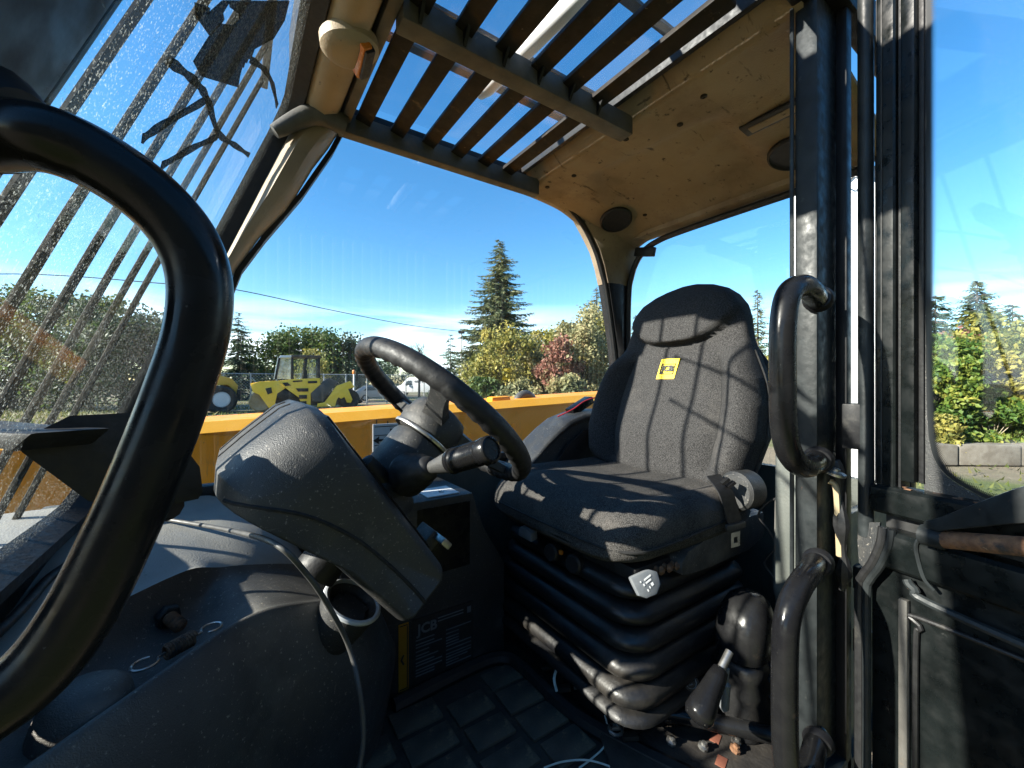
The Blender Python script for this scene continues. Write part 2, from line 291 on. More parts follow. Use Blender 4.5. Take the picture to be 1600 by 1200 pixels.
# ------------------------------------------------------------------ ground
def ground():
    m = bpy.data.materials.new('yard_ground'); m.use_nodes = True; nt = m.node_tree; nt.nodes.clear(); k = nt.links.new
    out = N(nt, 'ShaderNodeOutputMaterial'); b = N(nt, 'ShaderNodeBsdfPrincipled'); b.inputs['Roughness'].default_value = .95; k(b.outputs[0], out.inputs[0])
    t = N(nt, 'ShaderNodeTexCoord')
    def nz(s, d): n = N(nt, 'ShaderNodeTexNoise'); n.inputs['Scale'].default_value = s; n.inputs['Detail'].default_value = d; k(t.outputs['Object'], n.inputs['Vector']); return n
    a = nz(.16, 6); c = nz(5, 8); g = nz(30, 3)
    r1 = N(nt, 'ShaderNodeValToRGB'); r1.color_ramp.elements[0].color = (.13, .10, .065, 1); r1.color_ramp.elements[1].color = (.30, .24, .16, 1); k(c.outputs['Fac'], r1.inputs[0])
    r2 = N(nt, 'ShaderNodeValToRGB'); r2.color_ramp.elements[0].color = (.06, .085, .02, 1); r2.color_ramp.elements[1].color = (.16, .17, .05, 1); k(c.outputs['Fac'], r2.inputs[0])
    mr = N(nt, 'ShaderNodeMapRange'); mr.inputs['From Min'].default_value = .47; mr.inputs['From Max'].default_value = .56; k(a.outputs['Fac'], mr.inputs[0])
    mx = N(nt, 'ShaderNodeMix', data_type='RGBA'); k(mr.outputs[0], mx.inputs['Factor']); k(r1.outputs[0], mx.inputs['A']); k(r2.outputs[0], mx.inputs['B']); k(mx.outputs['Result'], b.inputs['Base Color'])
    bp = N(nt, 'ShaderNodeBump'); bp.inputs['Strength'].default_value = .8; bp.inputs['Distance'].default_value = .05; k(g.outputs['Fac'], bp.inputs['Height']); k(bp.outputs[0], b.inputs['Normal'])
    g_ = G(); n = 60; ext = 600
    def co(i):
        u = i/n*2-1; return math.copysign(abs(u)**2.2*ext, u)
    vs_ = []
    for i in range(n+1):
        for j in range(n+1):
            x, y = co(i), co(j); d = math.hypot(x, y)
            vs_.append((x, y, .10*sstep(6, 14, d)*(mnoise.noise(Vector((x*.11, y*.11, 0))))-.02))
    fs = [(i*(n+1)+j, (i+1)*(n+1)+j, (i+1)*(n+1)+j+1, i*(n+1)+j+1) for i in range(n) for j in range(n)]
    g_.add(vs_, fs); o = g_.build('ground', m, kind='structure', smooth=180); return o
ground()

# ------------------------------------------------------------------ telehandler cab (the camera looks in through its open left door)
# machine axes: x to the rear, y to its right, z up; cab floor at 1.07
FZ = 1.07
cab = thing('telehandler_cab', 'telehandler cab with dirty windscreen, barred roof window and beige headliner', 'cab', (.5, .7, 1.03))
# windscreen plane
KX = .399
def wsx(z, off=0): return -.24-off+(z-1.52)*KX
NW = Vector((-1, 0, KX)).normalized()
def wp(y, z, off=0): return Vector((wsx(z), y, z))+NW*off

# floor and tread blocks
floor = G().box((-.45, .27, 1.03), (1.30, 1.15, FZ)).build('cab_floor', m_floor, cab)
tb = None
for i in range(7):
    for j in range(7):
        x = .20+i*.104; y = .50+j*.074+(.0 if i % 2 else .034)
        if x > .56 and y > .5: continue
        if y > .83: continue
        if tb is None:
            g = G().box((-.048, -.033, 0), (.048, .033, .007)); o = g.build('floor_tread', m_mat, floor, bevel=.002); tb = o.data
        else: o = link('floor_tread', tb, None, floor)
        o.location = (x+random.uniform(-.002, .002), y, FZ+.0004); o.rotation_euler = (random.uniform(-.03, .03), random.uniform(-.03, .03), random.uniform(-.03, .03)); o.scale = (random.uniform(.86, 1.0), random.uniform(.86, 1.0), random.uniform(.6, 1.1))
G().box((-.45, .262, 1.02), (.9, .30, 1.10)).build('door_sill', m_worn, cab, bevel=.006)
# raised rubber edge of the floor mat
e_ = [(.27, .838, FZ+.012), (.40, .848, FZ+.012), (.50, .85, FZ+.012), (.545, .83, FZ+.012), (.56, .78, FZ+.012), (.565, .62, FZ+.012), (.60, .50, FZ+.012), (.64, .40, FZ+.012)]
G().tube(spline(e_, 6), .016, 8).build('mat_edge', m_rubber, floor)

# front pillar at the door, sloping with the windscreen
def slanted(y0, y1, z0, z1, d0, d1):
    g = G(); secs = []
    for z in (z0, z1): secs.append([wp(y0, z, d0), wp(y1, z, d0), wp(y1, z, d1), wp(y0, z, d1)])
    return g.loft(secs)
slanted(.262, .346, 1.30, 2.47, .004, .075).build('front_pillar', m_black, cab, bevel=.012, seg=3)
slanted(.3465, .352, 1.50, 2.41, .006, .03).build('pillar_flange', m_black, cab, bevel=.003)
# windscreen with rounded lower far corner
outl = [wp(.33, 1.52)]
yc, zc, rc = 1.075, 1.52, .10
ws_pts = [(.33, 1.515), (.96, 1.515)]
for a in range(1, 9): ws_pts.append((.975+.105*math.sin(R(a*11.25)), 1.64-.125*math.cos(R(a*11.25))))
ws_pts += [(1.08, 2.30), (1.06, 2.37), (1.02, 2.395), (.33, 2.395)]
g = G(); g.prism(ws_pts, lambda p, o: wp(p[0], p[1], o), 0, .005); ws = g.build('windscreen', m_glassw, cab)
# rubber seal round the windscreen
sp = [wp(y, z, -.006) for y, z in ws_pts[1:-1]]
sp = [wp(.34, 1.513, -.006)]+sp+[wp(.34, 2.397, -.006)]
gs = G(); secs = []
for i, p in enumerate(sp):
    d = (sp[min(i+1, len(sp)-1)]-sp[max(i-1, 0)]).normalized(); out = d.cross(NW).normalized()
    secs.append([p+out*.022+NW*.02, p-out*.014+NW*.02, p-out*.014-NW*.014, p+out*.006-NW*.024, p+out*.022-NW*.020])
gs.loft(secs); gs.build('windscreen_seal', m_rubber, cab, smooth=40)
G().beam((wsx(1.49)+.0, .33, 1.487), (wsx(1.49), 1.10, 1.487), .05, .04).build('windscreen_sill', m_black, cab, bevel=.006)
G().box((-.335, .27, 1.03), (-.305, 1.14, 1.468)).build('front_wall', m_black, cab, bevel=.004)
# guard rods in front of the windscreen
for y in (.42, .525, .63, .74, .845, .95, 1.055):
    G().tube([wp(y, 1.46, .065), wp(y, 1.9, .068), wp(y, 2.40, .065)], .0052 if y < .8 else .005, 8).build('guard_rod', m_rod, cab)
for z in (1.45, 2.41):
    G().beam(wp(.33, z, .066), wp(1.09, z, .066), .014, .03).build('guard_rail', m_black, cab, bevel=.003)
# ragged dark speckled shapes laid on the inner face of the glass
def dark_poly(poly, name='dark_patch', off=-.0005):
    g = G(); g.prism(poly, lambda p, o: wp(p[0], p[1], o), off, off-.0015); g.build(name, m_dark_speck, ws)
dark_poly([(.41, 2.052), (.436, 2.072), (.44, 2.068), (.4515, 2.094), (.464, 2.106), (.464, 2.093), (.474, 2.095), (.474, 2.09), (.467, 2.069), (.426, 2.052)])
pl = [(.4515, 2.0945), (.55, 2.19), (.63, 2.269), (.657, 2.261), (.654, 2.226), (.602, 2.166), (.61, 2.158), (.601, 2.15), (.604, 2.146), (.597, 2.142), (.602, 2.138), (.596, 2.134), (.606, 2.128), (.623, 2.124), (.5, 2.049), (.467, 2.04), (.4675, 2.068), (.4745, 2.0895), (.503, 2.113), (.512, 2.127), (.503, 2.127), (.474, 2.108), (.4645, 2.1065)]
dark_poly(pl)
def strip(pts, w, name='dark_strip'):
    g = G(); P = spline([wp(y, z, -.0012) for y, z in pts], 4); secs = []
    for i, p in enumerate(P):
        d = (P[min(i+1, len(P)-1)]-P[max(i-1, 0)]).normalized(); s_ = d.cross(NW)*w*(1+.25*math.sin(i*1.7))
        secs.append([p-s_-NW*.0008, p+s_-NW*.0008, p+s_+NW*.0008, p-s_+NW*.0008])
    g.loft(secs); g.build(name, m_dark_speck, ws)
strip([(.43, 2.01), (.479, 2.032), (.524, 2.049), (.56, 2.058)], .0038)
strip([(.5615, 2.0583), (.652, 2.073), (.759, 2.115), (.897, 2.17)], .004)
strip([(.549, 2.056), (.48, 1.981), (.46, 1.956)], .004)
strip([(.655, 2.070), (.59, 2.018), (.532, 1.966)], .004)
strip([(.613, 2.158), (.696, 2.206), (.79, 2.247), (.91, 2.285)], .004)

# far front pillar trim between windscreen and right window
secs = []
for z, xr, xo in [(1.50, -.13, 0), (1.70, -.085, 0), (1.90, -.035, 0), (2.0, 0.0, .004), (2.08, .045, .01), (2.15, .095, .018), (2.20, .122, .022), (2.27, .155, .018), (2.33, .19, .012), (2.39, .22, .008)]:
    xl = wsx(z)+.024
    secs.append([(xl, 1.052-.0, z), (lerp(xl, xr, .35), 1.045-xo, z+.004), (lerp(xl, xr, .75), 1.05-xo*.8, z+.004), (xr-.004, 1.068, z+.002), (xr, 1.10, z), (xl, 1.13, z)])
g = G(); g.loft(secs); g.build('front_pillar_trim', m_trim, cab, smooth=50)
secs = []
for z, xr in [(1.50, -.11), (1.9, -.02), (2.0, .012), (2.08, .058), (2.2, .135), (2.33, .205), (2.40, .235)]:
    secs.append([(xr-.012, 1.096, z), (xr, 1.096, z), (xr, 1.135, z), (xr-.012, 1.135, z)])
G().loft(secs).build('pillar_edge_strip', m_rubber, cab)
G().tube(spline([(.07, 1.035, 2.30), (.15, 1.02, 2.36), (.215, 1.02, 2.355)], 5), [.014, .016, .018, .02, .022, .023, .024, .024, .024, .023, .022], 12).build('visor_housing', m_frame, cab)

# header trim over the windscreen and the roof frame
hp = [(.128, 2.372), (.138, 2.362), (.165, 2.352), (.192, 2.362), (.203, 2.385), (.203, 2.44), (.128, 2.44)]
G().prism(hp, lambda p, y: (p[0], y, p[1]), .30, 1.065).build('header_trim', m_trim, cab, smooth=60)
lamp = G().lathe((.170, .775, 2.357), (.12, .05, -1), [(.001, -.01), (.05, -.01), (.05, .006), (.042, .016), (.028, .021), (.001, .022)], 28).build('interior_lamp', m_trim, cab)
G().obox((.187, .775, 2.349), ((.1, 1, 0), (.6, 0, -.8), (.8, 0, .6)), (.04, .017, .010)).build('amber_lens', m_amber, lamp, bevel=.004)
G().obox((.197, .775, 2.341), ((.1, 1, 0), (.6, 0, -.8), (.8, 0, .6)), (.036, .010, .010)).build('lamp_grille', m_rubber, lamp, bevel=.003)
def rail(a, b, w, h, name, mat): return G().beam(a, b, w, h).build(name, mat, cab, bevel=.004)
rail((.205, 1.045, 2.372), (.80, 1.045, 2.372), .03, .05, 'roof_rail', m_frame)
rail((.20, .30, 2.42), (.80, .30, 2.42), .03, .05, 'roof_rail', m_black)
G().box((.105, .27, 2.4405), (.2045, 1.12, 2.60)).build('roof_shade_moulding', m_black, cab, bevel=.02)  # added above the header to keep sun stripes off the headrest
rail((.2165, .34, 2.395), (.2165, 1.03, 2.395), .022, .05, 'roof_rail', m_frame)
G().beam((.20, 1.085, 2.418), (.84, 1.085, 2.418), .048, .03).build('window_header', m_rubber, cab, bevel=.008)
cross = G().beam((.2285, .680, 2.375), (.80, .680, 2.375), .04, .045).build('roof_crossbar', m_frame, cab, bevel=.004)
for x in (.258, .342, .426, .510, .594, .678):
    ax = ((0, 1, 0), (math.cos(R(14)), 0, -math.sin(R(14))), (math.sin(R(14)), 0, math.cos(R(14))))
    G().obox((x, .51, 2.388), ax, (.152, .0175, .0065)).build('roof_bar', m_bar, cab, bevel=.002)
    G().obox((x, .866, 2.388), ax, (.164, .0175, .0065)).build('roof_bar', m_bar, cab, bevel=.002)
    g = G(); g.prism([(.6595, 2.3955), (.6595, 2.355), (.63, 2.3955)], lambda p, q: (q, p[0], p[1]), x-.003, x+.003); g.build('gusset', m_black, cab)
rg = G().box((.2, .34, 2.447), (.79, 1.06, 2.453)).build('roof_glass', m_glassr, cab)
for y in (.42, .56, .80, .92):
    G().beam((.18, y, 2.53), (.84, y, 2.53), .022, .008).build('roof_slat', m_frame, cab)
for x in (.2, .82): G().beam((x, .38, 2.50), (x, 1.0, 2.50), .03, .05).build('roof_slat_bracket', m_black, cab)
wa = G().tube([(.512, .92, 2.487), (.514, .91, 2.487), (.518, .88, 2.487), (.54, .62, 2.487), (.56, .36, 2.487)], [.006, .016, .022, .02, .018], 12).build('roof_wiper_arm', m_white, cab)

# headliner: rises to a lip at the roof window, falls to the rear and far corner
def hz(x, y):
    t = (x-.80)/.49
    z = 2.388-.10*max(0, t)**1.7
    z += .022*sstep(.90, .96, x+.10*(y-.7))*(1-sstep(1.17, 1.25, x))*sstep(.50, .56, y)*(1-sstep(.90, 1.0, y+.25*(1.05-x)))
    z -= .006*math.exp(-((x-1.02-.25*(y-.6))/.012)**2)*(1-sstep(.62, .72, y))
    z -= .045*sstep(.97, 1.13, y)*sstep(.95, 1.2, x)
    return z
g = G(); nx, ny = 40, 50; vs_ = []
xs = [.765, .768, .785, .80]+[.80+.49*(i/(nx-3)) for i in range(1, nx-2)]
for i, x in enumerate(xs):
    for j in range(ny+1):
        y = .30+.83*j/ny
        z = hz(max(x, .80), y)
        if i == 0: z = 2.452
        elif i == 1: z = 2.418
        elif i == 2: z = lerp(2.418, z, .55)
        vs_.append((x, y, z))
m_ = len(xs); fs = [(i*(ny+1)+j, (i+1)*(ny+1)+j, (i+1)*(ny+1)+j+1, i*(ny+1)+j+1) for i in range(m_-1) for j in range(ny)]
top = len(vs_)
vs2 = [(x, y, z+.03 if k else z) for k, (x, y, z) in enumerate(vs_)]
g.add(vs_, fs); liner = g.build('headliner', m_liner, cab, smooth=180)
so = liner.modifiers.new('thickness', 'SOLIDIFY'); so.thickness = .012; so.offset = 1
# rolled edge of the roof window
G().beam((.757, .30, 2.432), (.757, 1.06, 2.432), .014, .036).build('opening_seal', m_rubber, cab, bevel=.003)
def disc_on(x, y, r, name, mat, par, h=.006, ry=1.0):
    z = hz(x, y); n = Vector((-(hz(x+.01, y)-hz(x-.01, y))/.02, -(hz(x, y+.01)-hz(x, y-.01))/.02, 1)).normalized()
    return G().lathe(Vector((x, y, z))-n*.002, -n, [(r*1.12, 0), (r*1.12, h*.8), (r*1.02, h*1.2), (r*.98, h*.7), (r*.6, h*.5), (.001, h*.5)], 32).build(name, mat, par, smooth=50)
sp1 = disc_on(1.125, 1.005, .050, 'speaker_grille', m_rubber, liner, .009)
sp2 = disc_on(1.16, .455, .052, 'speaker_grille', m_rubber, liner, .009)
for x, y in ((.86, .935), (.845, .72), (.90, .60), (.86, .515), (1.19, .93), (.84, 1.04)):
    G().lathe((x, y, hz(x, y)+.001), (0, 0, -1), [(.0075, 0), (.0075, .003), (.004, .0045), (.001, .003)], 12).build('screw_plug', m_bar, liner)
c = Vector((1.02, .425, hz(1.02, .425)-.004))
slot = G().obox(c, ((0, 1, 0), (1, 0, -.1), (.1, 0, 1)), (.085, .022, .004)).build('vent_slot', m_rubber, liner, bevel=.003)
G().obox(c+Vector((.002, 0, -.0035)), ((0, 1, 0), (1, 0, -.1), (.1, 0, 1)), (.07, .011, .003)).build('vent_flap', m_liner, slot, bevel=.002)

# rear corner pillar: beige down from the headliner, black below
def cps(z, a, b):   # a: edge on the side window (x), b: edge on the rear window (y)
    return [(a, 1.085, z), (lerp(a, 1.265, .5)-.0, lerp(1.07, b, .55)-.004, z), (1.262, b, z), (1.30, b, z), (1.31, 1.14, z), (a, 1.14, z)]
prof = [(2.40, 1.01, .97), (2.37, 1.03, 1.0), (2.34, 1.055, 1.02), (2.30, 1.09, 1.04), (2.25, 1.128, 1.055), (2.19, 1.155, 1.072), (2.13, 1.174, 1.083)]
G().loft([cps(*p) for p in prof]).build('rear_pillar_trim', m_liner, cab, smooth=60)
G().loft([cps(*p) for p in [(2.1295, 1.177, 1.082), (2.0, 1.205, 1.085), (1.88, 1.230, 1.085), (1.5, 1.27, 1.08), (1.07, 1.27, 1.08)]]).build('rear_pillar', m_black, cab, smooth=50)
# rubber edges of the side window
se = [(.83, 1.10, 2.41), (.93, 1.10, 2.395), (1.01, 1.10, 2.365), (1.075, 1.10, 2.31), (1.125, 1.10, 2.24), (1.155, 1.10, 2.17), (1.178, 1.10, 2.10), (1.225, 1.10, 1.86), (1.26, 1.10, 1.58)]
G().tube(spline(se, 5), .010, 8).build('side_window_seal', m_rubber, cab)
sw = [(-.10, 1.50), (1.27, 1.50), (1.24, 1.84), (1.18, 2.13), (1.12, 2.26), (1.04, 2.36), (.92, 2.405), (.22, 2.415), (.09, 2.16), (.0, 2.01)]
G().prism(sw, lambda p, y: (p[0], y, p[1]), 1.108, 1.112).build('side_window', m_glass, cab)
G().box((-.30, 1.088, 1.03), (1.27, 1.14, 1.515)).build('side_wall', m_panel, cab)
G().beam((-.16, 1.09, 1.522), (1.25, 1.09, 1.522), .035, .022).build('side_window_sill', m_rubber, cab, bevel=.006)
# rear window
G().box((1.288, .33, 1.50), (1.292, 1.09, 2.285)).build('rear_window', m_glass, cab)
rw = spline([(1.283, .34, 2.277), (1.283, .80, 2.277), (1.283, .955, 2.268), (1.283, 1.025, 2.235), (1.283, 1.066, 2.165), (1.283, 1.082, 2.05), (1.283, 1.083, 1.6)], 6)
G().tube(rw, .011, 8).build('rear_window_seal', m_rubber, cab)
lt = G().obox((1.279, 1.0, 2.243), ((0, 1, .25), (0, -.25, 1), (1, 0, 0)), (.045, .017, .008)).build('window_latch', m_worn, cab, bevel=.004)
G().box((1.28, .30, 1.03), (1.305, 1.10, 1.51)).build('rear_wall', m_panel, cab)
G().box((1.27, .262, 1.03), (1.31, .33, 2.40)).build('rear_post', m_black, cab, bevel=.01)
G().box((1.24, .345, 2.29), (1.30, 1.08, 2.40)).build('rear_header', m_liner, cab)
# door post with flanges
post = G().box((.800, .280, 1.03), (.885, .314, 2.47)).build('door_post', m_worn, cab, bevel=.006)
G().box((.872, .262, 1.06), (.896, .279, 2.47)).build('post_flange', m_black, cab, bevel=.004)
G().tube([(.796, .316, 1.06), (.796, .316, 2.47)], .0035, 8).build('post_edge', m_worn, cab)
G().box((.80, .255, 2.40), (1.30, .292, 2.47)).build('side_header', m_black, cab, bevel=.006)
G().box((.905, .285, 1.03), (1.27, .300, 1.50)).build('rear_side_panel', m_panel, cab)
# torn seal on the post
ts = spline([(.835, .268, 1.62), (.838, .262, 1.56), (.835, .258, 1.50), (.845, .258, 1.44), (.85, .262, 1.40)], 5)
G().tube(ts, [.008+.004*math.sin(i*.9) for i in range(len(ts))], 8).build('torn_seal', m_rubber, cab)
sp = [(.826, .272, 1.585), (.829, .264, 1.575), (.832, .262, 1.52), (.838, .262, 1.46)]
G().tube(spline(sp, 5), .0045, 6).build('seal_lining', m_tan, cab)
for z in (1.665, 1.41, 1.30): G().box((.895, .238, z-.02), (.918, .2615, z+.02)).build('hinge_block', m_worn, cab, bevel=.003)
lb = G().box((.845, .235, 1.640), (.895, .2615, 1.715)).build('latch_plate', m_black, cab, bevel=.003)
G().lathe((.815, .262, 1.60), (0, -.3, 1), [(.001, 0), (.016, 0), (.016, .004), (.006, .006), (.006, .01), (.001, .011)], 14).build('post_bolt', m_steel, cab)
# grab handles
def handle(pts, r, ends):
    h = G().tube(spline(pts, 8), r, 20).build('grab_handle', m_blackg, cab, smooth=80)
    for p, d in ends: G().lathe(p, d, [(r*1.25, -.004), (r*1.35, .002), (r*1.2, .008), (r*1.02, .012)], 20).build('weld_collar', m_black, h)
    return h
handle([(.815, .285, 1.885), (.746, .268, 1.892), (.691, .262, 1.893), (.649, .262, 1.875), (.632, .262, 1.83), (.630, .262, 1.75), (.634, .262, 1.69), (.651, .262, 1.652), (.691, .264, 1.628), (.746, .27, 1.621), (.815, .285, 1.625)], .0165,
       [((.800, .279, 1.888), (-1, -.4, .1)), ((.800, .279, 1.623), (-1, -.4, 0))])
handle([(.815, .285, 1.452), (.736, .268, 1.457), (.681, .262, 1.45), (.650, .262, 1.425), (.638, .262, 1.38), (.638, .262, 1.25), (.648, .262, 1.195), (.681, .262, 1.165), (.736, .268, 1.155), (.815, .285, 1.158)], .0165,
       [((.800, .279, 1.454), (-1, -.4, .1)), ((.800, .279, 1.157), (-1, -.4, 0))])
# large handle on the front pillar, close to the camera
hp_ = [(-20, 188), (60, 215), (150, 250), (235, 308), (290, 372), (313, 440), (308, 520), (280, 610), (238, 720), (190, 830), (130, 950), (60, 1045), (-40, 1120), (-160, 1170)]
big = [at(px, py, y=.28) for px, py in hp_]
big[0].y += .02; big[0].x -= .006
handle(big, .0150, [])
G().lathe(at(8, 192, y=.292), at(60, 215, y=.28)-at(-20, 188, y=.292), [(.026, -.02), (.024, -.004), (.0195, .004), (.0165, .008)], 20).build('weld_collar', m_black, cab)

# ------------------------------------------------------------------ dashboard shell with tray, shelf and vent
dash = thing('dashboard', 'grey plastic dashboard with storage tray and round vent under the windscreen', 'dashboard', (0, .8, FZ))
Q = spline([(-.45, .20, 1.425), (-.25, .40, 1.425), (-.10, .572, 1.422), (.016, .688, 1.42), (.11, .722, 1.398), (.185, .765, 1.36), (.235, .85, 1.30), (.245, .97, 1.25), (.245, 1.06, 1.25)], 8)
secs = []; INW = Vector((-.38, .925, 0)).normalized()
for i, q in enumerate(Q):
    d = (Q[min(i+1, len(Q)-1)]-Q[max(i-1, 0)]); d.z = 0; d.normalize(); o = Vector((d.y, -d.x, 0))
    tr = sstep(10, 15, i)*(1-sstep(23.0, 26.0, i))            # tray depth along the rim
    rg_ = 1-sstep(36, 48, i)
    row = [q+o*.02+Vector((0, 0, FZ-q.z)), q+o*.035+Vector((0, 0, (FZ-q.z)*.7)), q+o*.045+Vector((0, 0, (FZ-q.z)*.42)), q+o*.036+Vector((0, 0, -.085)), q+o*.022+Vector((0, 0, -.04)), q+o*.008+Vector((0, 0, -.010)), q+o*.001+Vector((0, 0, -.001)), q-o*.006,
           q-o*.014+Vector((0, 0, -.004-.006*tr)), q-o*.026+Vector((0, 0, -.032*tr)), q-o*.045+Vector((0, 0, -.036*tr)), q+INW*.135+Vector((0, 0, -.036*tr+.006*rg_)), q+INW*.150+Vector((0, 0, -.028*tr+.010*rg_)), q+INW*.163+Vector((0, 0, .012*tr+.020*rg_)), q+INW*.178+Vector((0, 0, .030*rg_))]
    e = q+INW*.35; e.z = lerp(q.z+.06, 1.495, rg_)
    e2 = Vector((min(e.x, .2)-.1, 1.085, lerp(q.z+.05, 1.522, rg_)))
    row += [row[-1].lerp(e, .5)+Vector((0, 0, .004)), e if e.y < 1.05 else Vector((e.x, 1.05, e.z)), e2]
    secs.append(row)
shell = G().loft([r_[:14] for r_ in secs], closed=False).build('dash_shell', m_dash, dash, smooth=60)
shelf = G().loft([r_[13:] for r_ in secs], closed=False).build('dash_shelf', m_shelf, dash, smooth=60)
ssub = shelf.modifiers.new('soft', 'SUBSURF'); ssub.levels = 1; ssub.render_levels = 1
bsub = shell.modifiers.new('soft', 'SUBSURF'); bsub.levels = 1; bsub.render_levels = 1
# corner mound beside the tray
mp_ = at(150, 1075, z=1.425)
G().lathe(mp_+Vector((-.01, 0, -.05)), (.1, -.05, 1), [(.045, 0), (.040, .03), (.034, .05), (.022, .058), (.001, .060)], 20).build('corner_mound', m_dash, dash, smooth=80)
# round air vent in a conical duct
vc = Vector((.158, .706, 1.388)); vd = Vector((.42, -.30, .86)).normalized()
vent = G().lathe(vc, vd, [(.020, -.12), (.038, -.05), (.046, -.012), (.046, .0), (.040, .004), (.036, -.004), (.034, -.016), (.001, -.018)], 36).build('air_vent', m_plastic, dash, smooth=50)
u_ = vd.orthogonal().normalized(); w_ = vd.cross(u_)
G().tube([vc+vd*.003+(u_*math.cos(a*math.pi/20)+w_*math.sin(a*math.pi/20))*.046 for a in range(40)], .0042, 8, closed=True).build('vent_ring', m_ring, vent)
for k in (-1, 0, 1): G().obox(vc+vd*-.009+u_*k*.017, (w_, u_+vd*.5, vd), (.030-.006*abs(k), .0065, .001)).build('vent_blade', m_plastic, vent)
# instrument pod
pp = [(.085, 1.718), (.105, 1.712), (.285, 1.452), (.283, 1.436), (.222, 1.378), (.205, 1.378), (.10, 1.502), (-.008, 1.585), (-.026, 1.600), (-.024, 1.632), (.01, 1.665), (.06, 1.708)]
cx = sum(p[0] for p in pp)/len(pp); cz = sum(p[1] for p in pp)/len(pp)
cx, cz = .240, 1.425
def podsec(y, s): return [(cx+(p[0]-cx)*s, y, cz+(p[1]-cz)*s) for p in pp]
ends = [(.604, .60), (.603, .70), (.606, .78), (.614, .85), (.628, .91), (.648, .955), (.672, .983), (.70, .997), (.73, 1.0), (.90, 1.0), (.945, .985), (.962, .94), (.968, .8)]
pg = G().loft([podsec(*e_) for e_ in ends])
from mathutils.bvhtree import BVHTree
pod_bvh = BVHTree.FromPolygons([Vector(v) for v in pg.v], pg.f)
pod = pg.build('instrument_pod', m_plastic, dash, bevel=.003, seg=2, smooth=60)
sm = []
for x_, z_ in spline([(-.012, 1.598, 0), (.03, 1.590, 0), (.08, 1.572, 0), (.14, 1.53, 0), (.19, 1.478, 0), (.225, 1.435, 0), (.25, 1.40, 0)], 6) and [(p.x, p.y) for p in spline([(-.012, 1.598, 0), (.03, 1.590, 0), (.08, 1.572, 0), (.14, 1.53, 0), (.19, 1.478, 0), (.225, 1.435, 0), (.25, 1.40, 0)], 6)]:
    hit = pod_bvh.ray_cast(Vector((x_, .3, z_)), Vector((0, 1, 0)))
    if hit[0]: sm.append(hit[0])
G().tube(sm, .0028, 6).build('pod_seam', m_seam, pod)
for dz_ in (.018, .034):
    gr = []
    for t_ in range(13):
        y_ = .70+.02*0; f_ = t_/12
        hit = pod_bvh.ray_cast(Vector((lerp(-.022, .075, f_), .70+dz_*5-.02*f_, 1.9)), Vector((0, 0, -1)))
        if hit[0]: gr.append(hit[0])
    if len(gr) > 2: G().tube(gr, .0022, 6).build('pod_groove', m_seam, pod)
G().obox((.19, .78, 1.585), ((0, 1, 0), (.57, 0, -.82), (.82, 0, .57)), (.13, .14, .004)).build('instrument_panel', m_blackg, pod, bevel=.003)
G().beam((.055, .74, 1.44), (.055, .74, 1.50), .05, .05).build('pod_bracket', m_tan, dash, bevel=.01)
# chrome-edged switch under the pod
G().obox((.296, .735, 1.455), ((0, 1, 0), (.72, 0, .69), (-.69, 0, .72)), (.03, .022, .012)).build('switch_block', m_plastic, dash, bevel=.003)
G().obox((.312, .715, 1.462), ((0, 1, 0), (.72, 0, .69), (-.69, 0, .72)), (.045, .006, .010)).build('switch_trim', m_steel, dash, bevel=.002)
# right-hand console beside the footwell, with data plate
con = G().prism([(.17, FZ), (.56, FZ), (.56, 1.30), (.50, 1.40), (.47, 1.488), (.17, 1.488)], lambda p, y: (p[0], y, p[1]), .862, 1.086).build('footwell_console', m_plastic, dash, bevel=.008)
G().box((.33, .8605, 1.32), (.46, .8618, 1.47)).build('console_lid', m_blackg, con)
pm = frame((.385, .8605, 1.160), (1, 0, 0), (0, 0, 1))
dp = G().box((.318, .8596, 1.088), (.468, .8614, 1.232)).build('data_plate', m_ink, con)
lettering('plate_lettering', 'JCB', .030, frame((.353, .8588, 1.207), (1, 0, 0), (0, 0, 1)), m_dimprint, dp, bold=.0008)
g = G(); rnd = random.Random(3)
for c0, c1 in ((.326, .388), (.398, .462)):
    z = 1.184
    while z > 1.10:
        x1 = lerp(c0, c1, rnd.choice((.5, .7, .85, 1.0)))
        g.box((c0, .8586, z), (x1, .8594, z+.0024)); z -= rnd.choice((.0065, .0065, .009))
for z in (1.218, 1.211): g.box((.378, .8586, z), (.442, .8594, z+.0022))
g.box((.452, .8586, 1.208), (.462, .8594, 1.222)); g.build('plate_small_print', m_dimprint, dp)
G().box((.288, .8598, 1.088), (.310, .8614, 1.232)).build('warning_sticker', m_orange, con)
g = G(); 
for a in ((.290, 1.091, .308, 1.093), (.290, 1.227, .308, 1.229), (.306, 1.094, .308, 1.226)): g.box((a[0], .8590, a[1]), (a[2], .8596, a[3]))
g.tube([(.299, .8594, 1.145), (.294, .8594, 1.155), (.299, .8594, 1.165)], .002, 6); g.build('sticker_print', m_ink, con)
G().box((.36, .875, 1.4885), (.44, .95, 1.4905)).build('paper_label', m_print, con)
lettering('paper_lettering', 'c', .03, frame((.405, .905, 1.4908), (1, 0, 0), (0, 1, 0)), m_ink, con)
